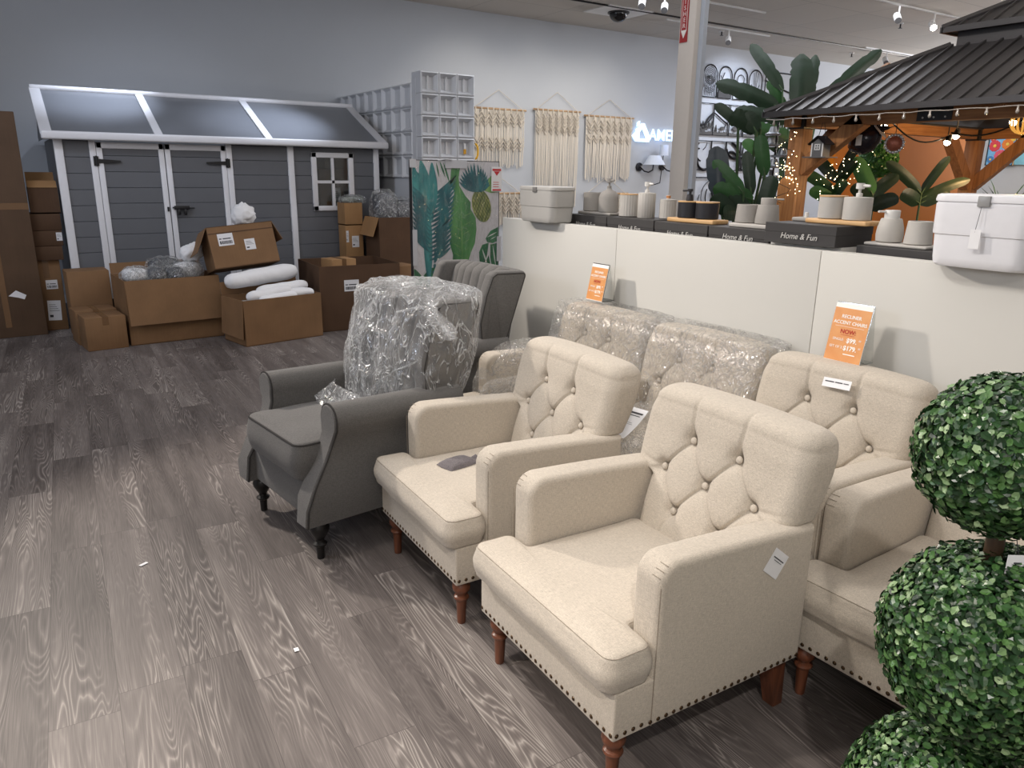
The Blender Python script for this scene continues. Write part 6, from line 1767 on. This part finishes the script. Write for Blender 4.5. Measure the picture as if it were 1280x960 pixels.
# speckled box on the shelf beyond the grey bin
o = MB().rbox(-.05,.05,-.03,.03,0,.14,.004,2).build('speckled_box', plain('speckle', (150,150,160), .6, var=.8, scale=160), None, ang=30, loc=(3.02, 4.215, 1.2585)); tag(o, 'small speckled box on partition shelf left of the grey bin', 'box')
# bits of litter on the floor
for k, (x, y, lb) in enumerate(((.265,3.18,'tiny clear scrap on the floor left of grey chair'),(.62,2.27,'tiny white scrap on the floor in front of the chairs'),(1.02,4.02,'tiny white speck on the floor behind grey chair'))):
    o = MB().grid(lambda u, v: ((u-.5)*(.035 if k == 0 else .022), (v-.5)*.016, .0025+.003*mnoise.noise(Vector((u*4,v*4,k)))), 5, 5).build('paper_scrap', M_paper, None, smooth=True, loc=(x, y, .001), rot=(0,0,.5+k)); tag(o, lb, 'scrap')

# ------------------------------------------------------------------ ball topiary in the right foreground
M_tl = None
def topi_leaf():
    m, nt, b = newmat('topiary_leaf'); L = nt.links.new
    g = N(nt, 'ShaderNodeNewGeometry')
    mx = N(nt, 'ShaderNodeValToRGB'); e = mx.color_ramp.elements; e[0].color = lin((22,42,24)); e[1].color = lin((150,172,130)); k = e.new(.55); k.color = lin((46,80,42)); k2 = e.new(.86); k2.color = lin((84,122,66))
    L(g.outputs['Random Per Island'], mx.inputs[0]); L(mx.outputs[0], b.inputs['Base Color']); b.inputs['Roughness'].default_value = .30; b.inputs['Specular IOR Level'].default_value = .5
    return m
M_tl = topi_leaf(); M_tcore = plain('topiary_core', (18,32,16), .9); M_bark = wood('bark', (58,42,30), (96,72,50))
t = thing('triple_ball_topiary', 'potted artificial boxwood topiary with stacked leafy balls in right foreground', 'topiary', (1.50, .575, 0))
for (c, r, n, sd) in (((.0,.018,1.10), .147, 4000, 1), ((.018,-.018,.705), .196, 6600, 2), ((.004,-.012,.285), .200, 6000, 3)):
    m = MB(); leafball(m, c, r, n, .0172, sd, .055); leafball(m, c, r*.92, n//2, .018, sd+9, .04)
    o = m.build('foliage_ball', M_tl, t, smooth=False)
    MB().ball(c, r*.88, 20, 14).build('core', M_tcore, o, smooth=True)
MB().tube([(0,0,.2),(0,0,.6),(.004,.004,.93),(0,.01,1.05)], [.02,.018,.017,.014], 10).build('trunk', M_bark, t, smooth=True)
MB().lathe([(.10,0),(.125,.16),(.132,.16),(.132,.19),(.118,.19),(.112,.14),(.001,.14)], 26).build('pot', plain('black_pot', (28,28,28), .5), t, ang=35)
tg = thing('swing_tag', 'white paper tag with black oval print tied to topiary trunk', 'tag', (1.487, .530, .895), -35)
tb_ = MB().rbox(-.019,.019,-.0006,.0006,-.052,.030,.0004,1).build('tag_card', M_paper, tg)
m = MB().ball((0,-.0008,-.036), (.015,.0004,.010), 18, 6); m.build('black_oval', M_ink, tb_)
for k in range(3): text_mesh('print', ('NU','RE','ME')[k] if False else '', .01, M_ink) if False else None
m = MB()
for k in range(4): m.box(-.006+.0, .008-.003*(k % 2), -.0012, -.0006, .012-.010*k, .015-.010*k)
m.build('print', M_ink, tb_); MB().tube([(0,0,.028),(.003,.018,.055),(.004,.03,.062)], .0008, 5).build('string', M_ink, tg)
# ------------------------------------------------------------------ light
def spot(name, loc, target, power, size=50, blend=.4, rad=.05, col=(255,240,222)):
    ld = bpy.data.lights.new(name, 'SPOT'); ld.energy = power; ld.spot_size = R(size); ld.spot_blend = blend; ld.shadow_soft_size = rad
    ld.color = lin(col)[:3]
    o = bpy.data.objects.new(name, ld); COL.objects.link(o); o.location = loc
    d = Vector(target)-Vector(loc); o.rotation_euler = d.to_track_quat('-Z', 'Y').to_euler()
    return o
def area(name, loc, target, power, sx, sy, col=(255,245,235)):
    ld = bpy.data.lights.new(name, 'AREA'); ld.energy = power; ld.shape = 'RECTANGLE'; ld.size = sx; ld.size_y = sy; ld.color = lin(col)[:3]
    o = bpy.data.objects.new(name, ld); COL.objects.link(o); o.location = loc
    d = Vector(target)-Vector(loc); o.rotation_euler = d.to_track_quat('-Z', 'Y').to_euler()
    return o
def point(name, loc, power, rad=.05, col=(255,220,180)):
    ld = bpy.data.lights.new(name, 'POINT'); ld.energy = power; ld.shadow_soft_size = rad; ld.color = lin(col)[:3]
    o = bpy.data.objects.new(name, ld); COL.objects.link(o); o.location = loc; return o
WARM = (255,244,232); COOL = (226,236,255); NEU = (255,249,243)
spot('track_spot_chairs', (-.3, 6.4, 3.75), (1.5, 2.1, .4), 690, 58, .45, .14, WARM)
spot('track_spot_floor', (-2.0, 2.4, 3.8), (-.35, 1.05, 0), 740, 58, 1, .06, WARM)
spot('track_spot_near', (-.6, -1.1, 3.8), (1.5, .85, .2), 260, 50, .9, .06, NEU)
spot('track_spot_wall', (.2, 2.6, 3.8), (2.8, 2.0, .9), 210, 80, .9, .25, NEU)
spot('track_spot_shed', (-.6, 6.6, 3.8), (2.2, 8.8, .9), 140, 95, .9, .3, COOL)
spot('track_spot_roof', (1.4, 7.6, 3.85), (1.6, 9.2, 2.2), 60, 75, .9, .1, COOL)
for k, x in enumerate((6.0, 7.3, 8.4)):
    spot('wall_washer', (x, 8.9, 3.85), (x, 10.5, 1.9), 80, 92, 1, .15, (255,243,224))
spot('art_spot', (11.8, 8.9, 3.85), (11.8, 10.5, 2.5), 210, 85, .9, .06, COOL)
spot('roof_spot', (3.6, 2.9, 3.85), (6.9, 3.2, 2.4), 330, 70, .9, .06, NEU)
point('fill_behind', (-2.2, -1.6, 2.7), 130, .6, NEU)
point('fill_left', (-4.2, 5.0, 2.9), 170, .6, COOL)
point('fill_right', (9.5, .6, 3.2), 260, .6, NEU)
point('fill_far', (16.5, 6.0, 3.0), 320, .6, COOL)
area('ceiling_fill', (2.0, 3.4, 3.86), (2.0, 3.4, 0), 135, 6, 6, (252,248,246))
area('ceiling_fill_far', (8.0, 7.0, 3.86), (8.0, 7.0, 0), 200, 6, 4, (244,246,252))
spot('bounce_fill_a', (8.5, .9, 2.3), (9.0, 6.5, 3.89), 1100, 125, .9, .3, NEU)  # added out of view: upward fill standing in for ceiling bounce
spot('bounce_fill_b', (18.5, 7.0, 2.0), (13.5, 8.2, 3.89), 1000, 125, .9, .3, NEU)  # second added fill, unseen, brightens the far ceiling
spot('track_spot_shed_roof', (1.6, 9.0, 3.85), (.95, 9.42, 2.28), 300, 46, 1, .08, COOL)
spot('track_spot_shed_roof_b', (3.4, 8.2, 3.85), (2.6, 9.0, 2.05), 380, 44, 1, .08, COOL)
point('pavilion_glow', (7.9, 3.4, 1.9), 60, .1, (255,205,140))
point('sign_glow', (9.9, 10.0, 2.25), 2.5, .1, (150,190,255))
w = bpy.data.worlds.new('world'); SC.world = w; w.use_nodes = True
w.node_tree.nodes['Background'].inputs[0].default_value = lin((200,205,215)); w.node_tree.nodes['Background'].inputs[1].default_value = .1
SC.view_settings.view_transform = 'Standard'; SC.view_settings.look = 'None'; SC.view_settings.exposure = 0
SC.cycles.use_denoising = True
SC.cycles.max_bounces = 8; SC.cycles.transparent_max_bounces = 16
